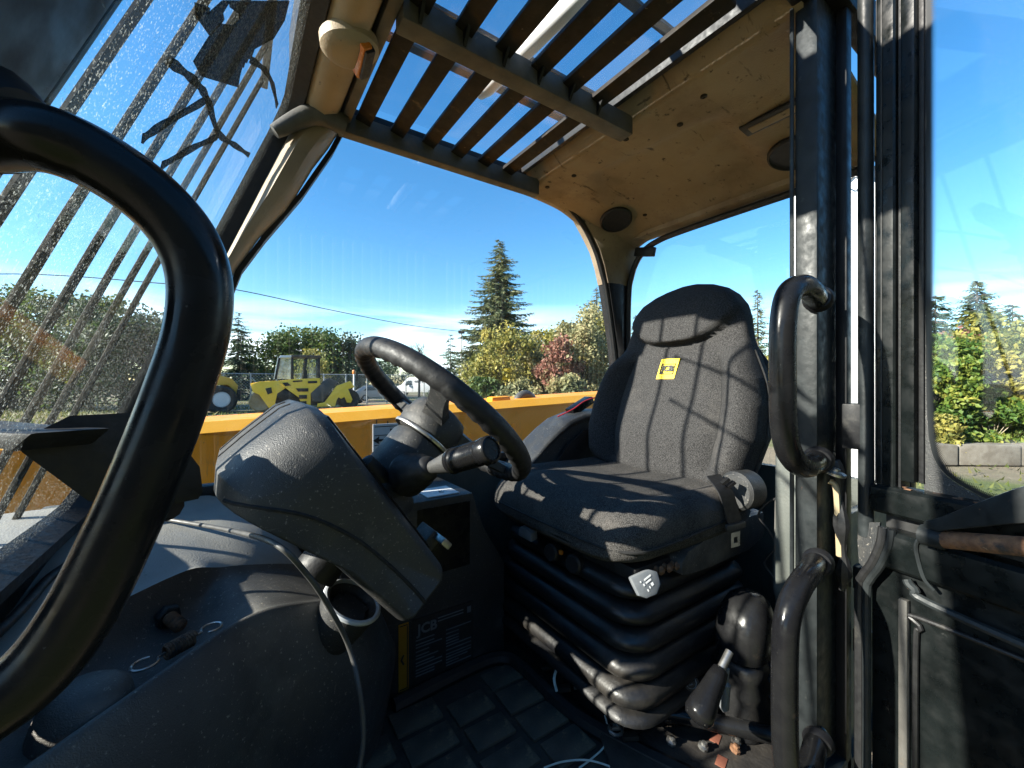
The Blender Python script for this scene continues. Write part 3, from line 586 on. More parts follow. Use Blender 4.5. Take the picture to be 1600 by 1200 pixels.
# decal with arrows on a small bracket plate by the window
dc = G().box((.30, 1.0995, 1.525), (.40, 1.1035, 1.64)).build('window_decal', m_print, dash)
g = G()
for k in range(4):
    z = 1.545+k*.026
    g.prism([(0, .003), (.03, .003), (.03, .010), (.045, 0), (.03, -.010), (.03, -.003), (0, -.003)], lambda p, y: (.345+p[0]*(1 if k % 2 else -1), y, z+p[1]), 1.0985, 1.0992)
for z in (1.530, 1.558, 1.584, 1.61, 1.633): g.box((.304, 1.0985, z-.0008), (.396, 1.0992, z+.0008))
g.build('decal_arrows', m_ink, dc)

# ------------------------------------------------------------------ steering column and wheel
wc = Vector((.325, .72, 1.69)); wt = R(42); wn_ = Vector((math.sin(wt), 0, math.cos(wt))); wu = Vector((math.cos(wt), 0, -math.sin(wt))); wv = Vector((0, 1, 0))
def wheelp(a, r, h=0): return wc+(wu*math.cos(a)+wv*math.sin(a))*r+wn_*h
colm = thing('steering_column', 'black steering column shroud with stalks below the steering wheel', 'steering column', (.2, .70, 1.5))
def csec(o, a, b, n=28, e=.75):
    out = []
    for k in range(n):
        t = 2*math.pi*k/n; c, s_ = math.cos(t), math.sin(t)
        out.append(o+wu*a*math.copysign(abs(c)**e, c)+wv*b*math.copysign(abs(s_)**e, s_))
    return out
base = wc-wn_*.20
G().loft([csec(wc-wn_*.285, .055, .065), csec(wc-wn_*.27, .060, .072), csec(wc-wn_*.16, .056, .066), csec(wc-wn_*.151, .048, .058)]).build('column_shroud', m_plastic, colm, smooth=45)
G().loft([csec(wc-wn_*.150, .046, .052), csec(wc-wn_*.135, .050, .058), csec(wc-wn_*.073, .050, .058), csec(wc-wn_*.063, .046, .054)]).build('switch_housing', m_plastic, colm, smooth=45)
G().tube([wc-wn_*.33, wc-wn_*.28], .035, 16).build('column_shaft', m_rubber, colm)
# direction stalk with rubber boot
s0 = Vector((.232, .655, 1.598)); s1 = Vector((.295, .452, 1.668)); sd = (s1-s0).normalized(); sl = (s1-s0).length
prof = []
for k, r_ in enumerate((.034, .036, .030, .032, .025, .027, .019, .020, .012)): prof.append((r_, k*.0085))
stalk = G().lathe(s0, sd, [(.001, 0)]+prof, 24).build('stalk_boot', m_rubber, colm, smooth=60)
G().lathe(s0+sd*.055, sd, [(.008, 0), (.011, .02), (.0165, .055), (.017, .06)], 20).build('stalk_neck', m_dash, stalk)
gp = [(.0175, 0), (.0195, .003), (.0195, .008), (.0178, .010)]
for k in range(16): gp += [(.0178, .011+k*.0035), (.0186, .0125+k*.0035)]
gp += [(.0185, .070), (.0195, .071), (.0198, .082), (.0180, .085), (.0150, .086), (.0145, .084), (.001, .084)]
G().lathe(s0+sd*.113, sd, gp, 28).build('stalk_grip', m_blackg, stalk, smooth=40)
# stalk on the far side
f0 = wc-wn_*.13+wv*.05; f1 = Vector((.43, .93, 1.655))
G().tube(spline([f0, f0+Vector((.04, .07, 0)), f1], 6), [.008]*7+[.012]*6, 12).build('light_stalk', m_plastic, colm)
G().lathe(wc-wn_*.16+wv*-.045+wu*-.02, (-.6, -.2, .75), [(.014, -.01), (.016, .03), (.013, .055), (.001, .06)], 14).build('tilt_lever', m_rubber, colm)
wheel = thing('steering_wheel', 'black steering wheel with finger grips and heavy centre hub', 'steering wheel', tuple(wc))
rim = []
rp_ = [wheelp(2*math.pi*k/144, .182) for k in range(144)]
secs = []
for k in range(145):
    a = 2*math.pi*k/144; rad = Vector(wu*math.cos(a)+wv*math.sin(a)); sec = []
    for j in range(16):
        b = 2*math.pi*j/16; rr = .0165
        dn = max(0, -math.sin(b)); inn = max(0, -math.cos(b))
        rr += .0013*max(dn, .6*inn)*(math.cos(a*44))
        sec.append(wheelp(a, .182)+rad*rr*math.cos(b)+wn_*rr*1.08*math.sin(b))
    secs.append(sec)
G().loft(secs, caps=False).build('rim', m_rubber, wheel, smooth=80)
for a in (R(240), R(352), R(96)):
    p0, p1, p2 = wheelp(a, .174, -.002), wheelp(a, .12, -.012), wheelp(a, .035, -.018)
    tang = wu*-math.sin(a)+wv*math.cos(a); secs = []
    for i, (p, w, h) in enumerate([(p0, .017, .009), (p0.lerp(p1, .5), .015, .009), (p1, .016, .010), (p1.lerp(p2, .5), .019, .012), (p2, .024, .014)]):
        secs.append([p+tang*w+wn_*h*.6, p+tang*w*.6+wn_*h, p-tang*w*.6+wn_*h, p-tang*w+wn_*h*.6, p-tang*w-wn_*h, p+tang*w-wn_*h])
    G().loft(secs).build('spoke', m_plastic, wheel, smooth=45)
hub = G().lathe(wc-wn_*.060, wn_, [(.050, 0), (.058, .006), (.060, .02), (.056, .05), (.050, .062), (.036, .067), (.001, .068)], 36).build('hub', m_plastic, wheel, smooth=45)
G().lathe(wc-wn_*.0605, wn_, [(.0605, .0), (.0615, .002), (.0615, .005), (.0605, .007)], 36, caps=False).build('hub_trim', m_steel, hub)

# ------------------------------------------------------------------ operator seat
YC = .70
seat = thing('operator_seat', 'charcoal fabric suspension seat with yellow logo patch on the backrest', 'seat', (.80, YC, FZ))
def interp(tab, x):
    for (a, va), (b, vb) in zip(tab, tab[1:]):
        if x <= b: return lerp(va, vb, sstep(a, b, x) if False else max(0, (x-a)/(b-a)))
    return tab[-1][1]
HW = [(1.475, .10), (1.485, .17), (1.50, .205), (1.55, .235), (1.62, .252), (1.70, .250), (1.76, .234), (1.80, .216), (1.84, .197), (1.862, .188), (1.885, .182), (1.92, .174), (1.955, .160), (1.985, .138), (2.008, .108), (2.022, .075), (2.032, .03)]
DF = [(1.475, .02), (1.49, .04), (1.52, .058), (1.60, .062), (1.75, .052), (1.85, .044), (1.90, .044), (1.95, .044), (1.985, .038), (2.01, .026), (2.025, .014), (2.032, .006)]
def xb(z): return .985+(z-1.54)*.25
def bp_(a, b, z, sgn=1):
    hw = interp(HW, z); df = interp(DF, z)
    m = (1-sstep(1.79, 1.86, z))*sstep(1.48, 1.56, z)
    bol = .062*sstep(.60, .90, abs(a))*m-.014*math.exp(-((abs(a)-.62)/.05)**2)*m
    lum = .012*math.exp(-((z-1.62)/.07)**2)*(1-sstep(.4, .62, abs(a)))
    zs_ = 1.852+.085*abs(a)**2.6
    lum += .030*sstep(zs_, zs_+.014, z)*(1-.6*sstep(1.97, 2.03, z))-.007*math.exp(-((z-zs_)/.006)**2)
    return Vector((xb(z)-(df+bol+lum)*b if b > 0 else xb(z)+.055*(-b)*(1 if z < 1.95 else max(.2, interp([(1.95, 1), (2.032, .3)], z))), YC+hw*a, z))
NB = 64
def bloop(z):
    out = []
    for k in range(NB):
        t = 2*math.pi*k/NB; c, s_ = math.cos(t), math.sin(t)
        out.append(bp_(math.copysign(abs(c)**.62, c), math.copysign(abs(s_)**.5, s_), z))
    return out
zs = sorted(set([z for z, _ in HW]+[1.50+.008*i for i in range(66)]+[1.858, 1.866, 1.872, 2.024, 2.03]))
back = G().loft([bloop(z) for z in zs]).build('backrest', m_fabric, seat, smooth=70)
def bfront(a, z, off=.001):
    b = (max(0, 1-abs(a)**(2/.62)))**.25
    p = bp_(a, b, z); p.x -= off; return p
for sgn in (-1, 1):
    G().tube([bfront(sgn*.625, z, -.0015) for z in [1.56+.02*i for i in range(14)]], .0028, 6).build('seam', m_seam, back)
    G().tube([Vector((xb(z)-.006, YC+sgn*(interp(HW, z)+.0012), z)) for z in [1.53+.02*i for i in range(16)]], .0026, 6).build('seam', m_seam, back)
G().tube([bfront(a/10, 1.853+.085*abs(a/10)**2.6, -.001) for a in range(-9, 10)], .004, 6).build('headrest_seam', m_seam, back)
# moulded back shell of the seat
G().loft([[Vector((xb(z)+.056, YC-h, z)), Vector((xb(z)+.056, YC+h, z)), Vector((xb(z)+.085, YC+h*.9, z)), Vector((xb(z)+.085, YC-h*.9, z))] for z, h in ((1.46, .16), (1.52, .215), (1.7, .235), (1.8, .215), (1.86, .17), (1.97, .14))]).build('back_shell', m_plastic, seat, bevel=.01)
# yellow logo patch
lp = bfront(.02, 1.787, .0); lx = Vector((0, -1, 0)); ly = Vector((xb(2)-xb(1), 0, 1)).normalized()
def lq(u, v, o): return lp+lx*u+ly*v+Vector((-1, 0, .2)).normalized()*o
patch = G().prism([(-.030, -.028), (.027, -.028), (.036, .030), (-.021, .030)], lambda p, o: lq(p[0], p[1], o), -.004, .0034).build('logo_patch', m_logo, back)
g = G()
for a, b, c_, d in (((-.021, -.014), (.022, -.014), (.0223, -.0122), (-.0207, -.0122)), ((-.0165, .014), (.0265, .014), (.0268, .0158), (-.0162, .0158)), ((-.021, -.014), (-.0192, -.014), (-.0147, .0158), (-.0165, .0158)), ((.0204, -.014), (.0222, -.014), (.0268, .0158), (.025, .0158))):
    g.prism([a, b, c_, d], lambda p, o: lq(p[0], p[1], o), .0036, .0062)
g.build('logo_border', m_ink, patch)
lettering('logo_lettering', 'JCB', .023, frame(lq(.003, .001, .0065), lx, ly), m_ink, patch, shear=.12, bold=.0009)

# cushion
CT = [(.545, 1.440), (.548, 1.462), (.555, 1.482), (.57, 1.500), (.60, 1.517), (.65, 1.526), (.75, 1.524), (.85, 1.520), (.93, 1.522), (.985, 1.515), (.995, 1.50)]
CB = [(.545, 1.430), (.555, 1.420), (.60, 1.412), (.70, 1.410), (.995, 1.41)]
CW = [(.545, .16), (.548, .185), (.555, .205), (.58, .228), (.62, .240), (.80, .246), (.95, .238), (.985, .225), (.995, .20)]
def cloop(x):
    zt, zb, hw = interp(CT, x), interp(CB, x), interp(CW, x); out = []
    for k in range(56):
        t = 2*math.pi*k/56; c, s_ = math.cos(t), math.sin(t)
        a = math.copysign(abs(c)**.5, c); b = math.copysign(abs(s_)**.55, s_)
        zm = (zt+zb)/2; z = zm+(zt-zm)*b if b > 0 else zm+(zm-zb)*b
        if b > 0: z += b*(.016*sstep(.66, .92, abs(a))*sstep(.58, .68, x)-.012*math.exp(-((a)/.5)**2)*sstep(.62, .8, x)-.006*math.exp(-((abs(a)-.66)/.05)**2))
        out.append((x, YC+hw*a, z))
    return out
xs_ = sorted(set([x for x, _ in CT]+[x for x, _ in CW]+[.58+.02*i for i in range(20)]))
cus = G().loft([cloop(x) for x in xs_]).build('cushion', m_fabric_d, seat, smooth=70)
G().tube(spline([(.552, .895, 1.452), (.546, .84, 1.452), (.544, .70, 1.452), (.546, .56, 1.452), (.556, .50, 1.452), (.60, .460, 1.455), (.75, .452, 1.462), (.93, .462, 1.466)], 6), .0026, 6).build('seam', m_seam, cus)
# pan, suspension bellows
G().prism([(.60, .49), (.60, .91), (1.0, .92), (1.0, .48)], lambda p, z: (p[0], p[1], z), 1.385, 1.412).build('seat_pan', m_rubber, seat, bevel=.006)
G().loft([[(x, .462, z0), (x, .462, z1), (x, .505, z1+.006), (x, .505, z0)] for x, z0, z1 in ((.70, 1.385, 1.408), (.72, 1.38, 1.425), (.80, 1.375, 1.44), (.95, 1.375, 1.45), (1.02, 1.39, 1.45))]).build('side_cover', m_plastic, seat, bevel=.006)
def rrect(x0, x1, y0, y1, r_, z, n=6):
    out = []
    for cx_, cy_, a0 in ((x1-r_, y1-r_, 0), (x0+r_, y1-r_, 90), (x0+r_, y0+r_, 180), (x1-r_, y0+r_, 270)):
        for k in range(n+1):
            a = R(a0+90*k/n); out.append((cx_+r_*math.cos(a), cy_+r_*math.sin(a), z))
    return out
secs = []; nf = 5
for f_ in range(nf):
    z1 = 1.385-f_*.043; sp_ = f_*.007
    for dz, o in ((0, -.009), (.005, -.003), (.012, .006), (.022, .010), (.032, .008), (.039, -.003), (.043, -.009)):
        secs.append(rrect(.592-o-sp_, .98+o, .490-o-sp_, .905+o+sp_, .06, z1-dz))
secs.append(rrect(.553, 1.0, .452, .94, .06, 1.164)); secs.append(rrect(.551, 1.0, .45, .942, .06, 1.153))
G().loft(secs).build('bellows', m_bellow, seat, smooth=70)
G().box((.60, .52, FZ+.0005), (.98, .90, 1.154)).build('seat_base', m_rubber, seat, bevel=.006)
# controls under the front edge
G().prism([(-.026, -.02), (.026, -.02), (.024, .012), (.012, .022), (-.012, .022), (-.024, .012)], lambda p, o: (.578-.024+o, .77+p[0], 1.400+p[1]*.6+o*.2), 0, .02).build('slide_handle', m_grey, seat, bevel=.004)
kn = G().lathe((.600, .695, 1.378), (-1, -.15, .1), [(.014, 0), (.016, .012), (.019, .016), (.019, .034), (.016, .038), (.001, .037)], 24).build('weight_knob', m_rubber, seat)
G().lathe((.600, .635, 1.372), (-1, -.15, .1), [(.018, 0), (.02, .006), (.02, .022), (.016, .026), (.001, .026)], 24).build('weight_knob', m_rubber, seat)
G().box((.574, .664, 1.383), (.580, .672, 1.391)).build('indicator_window', m_amber, seat)
pd = [(-.028, .020), (-.02, -.018), (-.008, -.026), (.014, -.024), (.027, -.008), (.027, .018), (.012, .026)]
pf = frame(at(1008, 912, d=.735), RT*.95+FW*.25+Vector((0, 0, .12)), Vector((0, 0, 1))+FW*.35)
g = G(); g.prism(pd, lambda p, o: pf @ Vector((p[0], p[1]*.85, o)), -.007, .007); pad = g.build('height_paddle', m_grey, seat, bevel=.004)
g = G()
for u, v, w, h in ((.004, .010, .013, .0022), (.004, .004, .010, .0022), (.010, -.002, .004, .004), (-.006, .0, .0022, .003), (-.011, .006, .002, .002), (-.001, -.010, .002, .003), (.004, -.006, .0016, .003)):
    g.obox(pf @ Vector((u, v, .0074)), (pf.to_3x3() @ Vector((1, .35, 0)), pf.to_3x3() @ Vector((-.35, 1, 0)), pf.to_3x3() @ Vector((0, 0, 1))), (w*.6, h*.6, .0004))
g.build('paddle_symbol', m_print, pad)
# springs and links showing under the cushion corner
g = G()
for k in range(5): g.lathe((.655+k*.022, .492-.002*k, 1.398), (.2, -1, .1), [(.004, 0), (.008, .004), (.005, .010), (.009, .014), (.004, .02)], 10)
g.build('spring_links', m_rust, seat)

# ------------------------------------------------------------------ seat belt hanging over the near side of the seat
belt = thing('seat_belt', 'black seat belt with steel buckle tongue hanging beside the seat cushion', 'seat belt', (.92, .45, 1.5))
bq = [at(1128, 760, d=.86), at(1135, 772, d=.85), at(1142, 795, d=.845), at(1148, 818, d=.842)]
bx = (RT+FW*.5).normalized()
def ribbon(P, w, t, name, mat, par, n=(0, 0, 0)):
    secs = []
    for i, p in enumerate(P):
        d = (P[min(i+1, len(P)-1)]-P[max(i-1, 0)]).normalized(); nn = d.cross(bx).normalized()
        secs.append([p-bx*w-nn*t, p+bx*w-nn*t, p+bx*w+nn*t, p-bx*w+nn*t])
    return G().loft(secs).build(name, mat, par)
wb = ribbon(spline([bq[0]+Vector((.02, .03, .015))]+bq, 5), .0215, .0012, 'webbing', m_rubber, belt)
tg = at(1149, 822, d=.838)
G().obox(tg, (bx, (0, 0, 1), FW), (.030, .0065, .005)).build('belt_stop', m_plastic, belt, bevel=.003)
g = G(); zt = Vector((0, 0, 1))
for a, b, c_, d in ((-.014, -.012, -.006, -.042), (.006, -.012, .014, -.042), (-.006, -.012, .006, -.022), (-.006, -.034, .006, -.042)):
    g.obox(tg+bx*((a+c_)/2)+zt*((b+d)/2), (bx, zt, FW), ((c_-a)/2, (b-d)/2, .0012))
g.build('buckle_tongue', m_steel, belt)
rl = at(1160, 765, d=.90)
reel = G().lathe(rl-bx*.03, bx, [(.001, 0), (.036, 0), (.042, .006), (.042, .05), (.036, .056), (.001, .056)], 28).build('belt_reel', m_plastic, belt, bevel=0)
for k in (0, 1): G().obox(at(1133+k*9, 752+k*5, d=.855), (RT+zt*.8, zt-RT*.8, FW), (.009, .003, .006)).build('belt_guide', m_blackg, belt)

# ------------------------------------------------------------------ right-hand armrest console with papers and wires
arm = thing('armrest_console', 'grey curved armrest console on the far side of the seat', 'console', (.95, 1.03, 1.45))
ap = [(.70, 1.45), (.70, 1.505), (.735, 1.535), (.775, 1.572), (.82, 1.605), (.87, 1.635), (.93, 1.652), (1.02, 1.658), (1.20, 1.655), (1.22, 1.45)]
def asec(y, s, dz=0): return [(p[0]+(.03*(1-s)), y, 1.45+(p[1]-1.45)*s+dz) for p in ap]
G().loft([asec(.965, .86), asec(.957, .93), asec(.962, .98), asec(.985, 1), asec(1.06, 1), asec(1.08, .97)]).build('console_body', m_dash, arm, smooth=40, bevel=.004)
G().prism([(.80, 1.505), (.85, 1.56), (.92, 1.60), (1.0, 1.605), (1.0, 1.49)], lambda p, y: (p[0], y, p[1]), .950, .958).build('console_recess', m_rubber, arm, bevel=.003)
G().box((.83, .935, 1.468), (.98, .955, 1.490)).build('console_tray', m_tan, arm, bevel=.004)
ph = G().obox((.965, 1.02, 1.672), ((1, 0, .45), (0, 1, 0), (-.45, 0, 1)), (.05, .02, .012)); 
tag(ph.build('hand_controller', m_blackg, None, bevel=.004), 'black and silver device lying on the armrest console behind the seat edge', 'device')
g = G()
g.tube(spline([(.85, 1.0, 1.642), (.90, .985, 1.664), (.95, .98, 1.690), (1.0, .97, 1.70), (1.04, .96, 1.68)], 6), .0022, 6)
tag(g.build('red_wire', M('red_insulation', (.45, .03, .04), None, .45, 30)), 'thin red wire looped over the armrest console', 'wire')

# ------------------------------------------------------------------ parking brake lever by the door post
pb = thing('park_brake_lever', 'black hand lever with torn rubber gaiter beside the seat base', 'lever', (.78, .40, FZ))
c0 = at(1172, 1030, y=.395)
bt = []
for k in range(9):
    z = FZ+.01+k*.018; w = .050-.002*k; o = .005 if k % 2 else -.002
    bt.append(rrect(c0.x-w-o, c0.x+w+o, .37-o, .45+o, .03, z))
G().loft(bt).build('gaiter', m_bellow, pb, smooth=70)
hd = [rrect(c0.x-.046, c0.x+.046, .365, .452, .035, FZ+.16), rrect(c0.x-.044, c0.x+.05, .36, .455, .035, FZ+.20), rrect(c0.x-.034, c0.x+.052, .362, .45, .032, FZ+.235), rrect(c0.x-.012, c0.x+.045, .372, .44, .025, FZ+.26), rrect(c0.x+.005, c0.x+.03, .385, .425, .01, FZ+.27)]
G().loft(hd).build('lever_hood', m_blackg, pb, smooth=80)
a0, a1 = at(1140, 1018, y=.372), at(1086, 1128, y=.375)
G().tube([a0, a0.lerp(a1, .35)], .0065, 12).build('lever_shaft', m_steel, pb)
G().tube([a0.lerp(a1, t) for t in (.25, .27, .4, .6, .78, .9, .97, 1.0)], [.007, .012, .015, .0175, .0215, .0225, .018, .005], 18).build('lever_grip', m_blackg, pb, smooth=80)
b0, b1 = at(1137, 1045, y=.372), at(1131, 1112, y=.38)
G().tube([b0, b0.lerp(b1, .3), b0.lerp(b1, .35), b1.lerp(b0, .1), b1], [.003, .003, .007, .0075, .002], 12).build('release_trigger', m_grey, pb)
bd = at(1078, 1065, y=.46)
badge = G().lathe(bd, Vector((-.55, -.75, .35)), [(.001, 0), (.015, 0), (.015, .004), (.001, .005)], 24).build('lever_badge', m_rubber, pb)
bdn = Vector((-.55, -.75, .35)).normalized(); bu = bdn.orthogonal().normalized(); bv = bdn.cross(bu)
G().tube([bd+bdn*.0055+(bu*math.cos(k*math.pi/10)+bv*math.sin(k*math.pi/10))*.010 for k in range(20)], .0007, 5, closed=True).build('badge_ring', m_dimprint, badge)
G().tube([bd+bdn*.0055+bu*.006, bd+bdn*.0055+bv*.004, bd+bdn*.0055-bv*.004, bd+bdn*.0055-bu*.006], .0011, 5).build('badge_mark', m_dimprint, badge)
# tube and grimy brackets across the front of the lever
rod = thing('floor_cross_tube', 'glossy black cross tube with bolts on the floor before the seat base', 'tube', (.70, .42, FZ))
G().tube([at(975, 1105, z=1.125), at(1075, 1120, z=1.13), at(1215, 1150, z=1.14)], .014, 16).build('tube_body', m_blackg, rod)
for px, py, mt in ((1048, 1160, m_steel), (1098, 1168, m_steel), (1148, 1172, m_rust), (1150, 1160, m_steel)):
    G().lathe(at(px, py, z=1.095), (.1, -.3, 1), [(.009, 0), (.009, .005), (.005, .007), (.005, .011), (.001, .012)], 8).build('floor_bolt', mt, rod)
for px, py in ((1118, 1153), (1127, 1190)):
    G().obox(at(px, py, z=1.0915), ((1, .3, 0), (-.3, 1, 0), (0, 0, 1)), (.012, .008, .0008)).build('primer_tab', M('orange_primer', (.15, .045, .025), (.2, .07, .04), .9, 60), rod, bevel=.002)
G().obox(at(1085, 1175, z=1.085), ((1, -.6, 0), (.6, 1, 0), (0, 0, 1)), (.16, .05, .006)).build('bracket_plate', m_floor, rod, bevel=.003)
# brackets under the bellows corner
brk = thing('seat_slide_bracket', 'rusty steel slide bracket with bare cable under the seat bellows corner', 'bracket', (.60, .55, FZ))
for px, py, s_, mt in ((855, 1042, .011, m_bar), (880, 1075, .013, m_bar), (905, 1072, .010, m_steel), (965, 1135, .010, m_steel), (985, 1150, .012, m_bar)):
    G().obox(at(px, py, z=1.105), ((1, -.8, .2), (.8, 1, 0), (-.1, .1, 1)), (s_*1.2, s_*.6, s_*.35)).build('bracket_piece', mt, brk, bevel=.002)
G().tube(spline([at(872, 1040, z=1.14), at(866, 1060, z=1.13), at(870, 1080, z=1.11)], 5), .003, 6).build('cable_end', m_string, brk)
G().tube([at(962, 1140, z=1.12)+Vector((.012*math.cos(k*.6), .012*math.sin(k*.6), 0)) for k in range(11)], .003, 6).build('lock_ring', m_steel, brk)
st = G().tube(spline([at(945, 1118, z=1.10), at(950, 1140, z=1.09), at(945, 1165, z=1.085), at(925, 1185, z=1.082), at(905, 1200, z=1.082)], 6), .0016, 6)
st.tube(spline([at(850, 1200, z=1.082), at(880, 1190, z=1.083), at(920, 1188, z=1.086), at(960, 1200, z=1.083)], 6), .0016, 6)
tag(st.build('loose_string', m_string), 'thin off-white string lying on the cab floor mat', 'string')

# narrow side box with cable behind the seat, by the door post
rb = thing('pillar_box', 'grey-green trim box with a wired gas strut between seat and door post', 'trim box', (.98, .37, FZ))
q = at(1220, 800, x=.93)
G().box((.915, .318, 1.18), (.975, .395, 1.66)).build('box_cover', m_panel, rb, bevel=.006)
G().beam((.955, .405, 1.30), (.955, .402, 1.50), .012, .014).build('strut_body', m_frame, rb)
G().tube([(.955, .402, 1.50), (.955, .40, 1.585)], .003, 8).build('strut_rod', m_steel, rb)
G().lathe((.955, .40, 1.585), (0, -1, 0), [(.001, -.006), (.007, -.006), (.007, .006), (.001, .006)], 12).build('strut_joint', m_steel, rb)
G().tube(spline([(.957, .40, 1.51), (.95, .425, 1.49), (.945, .44, 1.46), (.95, .42, 1.43), (.955, .41, 1.40), (.95, .43, 1.36), (.955, .41, 1.33)], 5), .0022, 6).build('strut_cable', m_rubber, rb)

# ------------------------------------------------------------------ open door
H = Vector((.860, .240, 0)); DV = Vector((-.232, -.973, 0)).normalized(); NV = Vector((-DV.y*-1, 0, 0))
NV = Vector((-.973, .232, 0)).normalized()
def D(s, n, z): return H+DV*s+NV*n+Vector((0, 0, z))
door = thing('cab_door', 'open black cab door with glazed upper half and worn bottom rail', 'door', tuple(D(0, 0, 1.0)))
def dbox(s0, s1, n0, n1, z0, z1, name, mat, par=door, bevel=.003, seg=2):
    g = G(); return g.add([D(s0, n0, z0), D(s1, n0, z0), D(s1, n1, z0), D(s0, n1, z0), D(s0, n0, z1), D(s1, n0, z1), D(s1, n1, z1), D(s0, n1, z1)],
                          [(0,3,2,1),(4,5,6,7),(0,1,5,4),(1,2,6,5),(2,3,7,6),(3,0,4,7)]).build(name, mat, par, bevel=bevel, seg=seg)
G().tube([D(.010, .004, 1.50), D(.010, .004, 1.58), D(.009, .004, 2.6)], .0105, 14).build('hinge_tube', m_worn, door, smooth=80)
dbox(.0215, .0245, -.02, .0, 1.55, 2.6, 'stile_gap', m_ink, bevel=0)
dbox(.0255, .051, -.02, .010, 1.585, 2.6, 'stile', m_door, bevel=.006, seg=3)
dbox(.0335, .0352, .0095, .0112, 1.59, 2.6, 'stile_groove', m_ink, bevel=0)
dbox(.0520, .0555, -.02, .004, 1.585, 2.6, 'glazing_channel', m_rubber, bevel=.001)
dbox(.0560, .0725, -.02, .006, 1.60, 2.6, 'stile_inner', m_door, bevel=.003)
dbox(.0730, .0790, -.02, -.004, 1.60, 2.6, 'glazing_rubber', m_rubber, bevel=.001)
pane = dbox(.0745, .95, -.014, -.0095, 1.575, 2.6, 'door_pane', m_glassd, bevel=0)
# printed dotted edge of the pane
def fritmat():
    m = bpy.data.materials.new('printed_dot_edge'); m.use_nodes = True; nt = m.node_tree; nt.nodes.clear(); k = nt.links.new
    out = N(nt, 'ShaderNodeOutputMaterial'); tr = N(nt, 'ShaderNodeBsdfTransparent'); b = N(nt, 'ShaderNodeBsdfPrincipled'); b.inputs['Base Color'].default_value = (.014, .016, .017, 1); b.inputs['Roughness'].default_value = .3
    uv = N(nt, 'ShaderNodeUVMap'); vo = N(nt, 'ShaderNodeTexVoronoi'); vo.inputs['Scale'].default_value = 1; vo.inputs['Randomness'].default_value = 0
    mp2 = N(nt, 'ShaderNodeMapping'); mp2.inputs['Scale'].default_value = (520, 520, 1); mp2.inputs['Rotation'].default_value = (0, 0, R(45)); k(uv.outputs[0], mp2.inputs[0]); k(mp2.outputs[0], vo.inputs['Vector'])
    s_ = N(nt, 'ShaderNodeSeparateXYZ'); k(uv.outputs[0], s_.inputs[0])
    mr = N(nt, 'ShaderNodeMapRange'); mr.inputs['From Min'].default_value = .003; mr.inputs['From Max'].default_value = .0125; mr.inputs['To Min'].default_value = .78; mr.inputs['To Max'].default_value = .12; k(s_.outputs['X'], mr.inputs[0])
    lt_ = N(nt, 'ShaderNodeMath', operation='LESS_THAN'); k(vo.outputs['Distance'], lt_.inputs[0]); k(mr.outputs[0], lt_.inputs[1])
    mx = N(nt, 'ShaderNodeMixShader'); k(lt_.outputs[0], mx.inputs[0]); k(tr.outputs[0], mx.inputs[1]); k(b.outputs[0], mx.inputs[2]); k(mx.outputs[0], out.inputs[0]); return m
path = [(.079, 2.6), (.0793, 2.2), (.080, 1.80), (.0815, 1.70), (.085, 1.655), (.092, 1.632), (.105, 1.615), (.125, 1.602), (.155, 1.592), (.25, 1.588), (.60, 1.588)]
P = spline([(a, b, 0) for a, b in path], 6)
me = bpy.data.meshes.new('printed_edge'); vv = []; ff = []; uvs = []
L_ = 0
for i, p in enumerate(P):
    d = (P[min(i+1, len(P)-1)]-P[max(i-1, 0)]).normalized(); nrm = Vector((-d.y, d.x, 0))
    if i: L_ += (p-P[i-1]).length
    for o in (0, .0125): q_ = p+nrm*o; vv.append(D(q_.x, -.0085, q_.y)); uvs.append((o, L_))
for i in range(len(P)-1): ff.append((2*i, 2*i+1, 2*i+3, 2*i+2))
me.from_pydata(vv, [], ff); ul = me.uv_layers.new(name='UVMap')
for lo in me.loops: ul.data[lo.index].uv = uvs[lo.vertex_index]
link('printed_edge', me, fritmat(), pane)
gb = G(); vv = []; ff = []
for i, p in enumerate(P):
    q_ = p; base_ = (.0735, p.y) if i < 20 else (p.x, 1.578)
    if 14 < i < 34: base_ = (.0735 if p.x < .085 else p.x*.9+.002, 1.578 if p.x >= .085 else p.y)
    vv += [D(q_.x, -.0082, q_.y), D(base_[0], -.0082, base_[1])]
for i in range(len(P)-1): ff.append((2*i, 2*i+1, 2*i+3, 2*i+2))
gb.add(vv, ff); gb.build('printed_border', m_plastic, pane)
# bottom rail of the upper door, gap, top rail and panel of the lower door
dbox(.018, .95, -.022, .018, 1.545, 1.590, 'upper_door_rail', m_door, bevel=.012, seg=3)
g = G(); rnd = random.Random(5)
for k in range(9):
    s_ = .02+rnd.random()*.16; g.obox(D(s_, rnd.uniform(-.006, .008), 1.5898), (DV, NV, (0, 0, 1)), (.002+.004*rnd.random(), .0015+.002*rnd.random(), .0006))
g.build('rust_flakes', m_rust, door)
dbox(.03, .95, -.03, -.01, 1.52, 1.546, 'door_gap_seal', m_ink, bevel=0)
dbox(.030, .95, -.03, .020, 1.462, 1.522, 'lower_door_rail', m_door, bevel=.014, seg=3)
dbox(.012, .95, -.034, -.004, 1.00, 1.463, 'lower_door_panel', m_door, bevel=.006)
G().tube(spline([D(.066, .010, 1.455), D(.075, .011, 1.445), D(.12, .012, 1.430), D(.5, .012, 1.41)], 6), .006, 8).build('panel_weld', m_worn, door)
G().tube(spline([D(.072, .001, 1.0), D(.072, .001, 1.34), D(.078, .001, 1.385), D(.10, .001, 1.402), D(.5, .001, 1.402)], 6), .0035, 8).build('panel_bead', m_rubber, door)
dbox(.053, .064, -.004, .006, 1.0, 1.42, 'panel_stiffener', m_frame, bevel=.002)
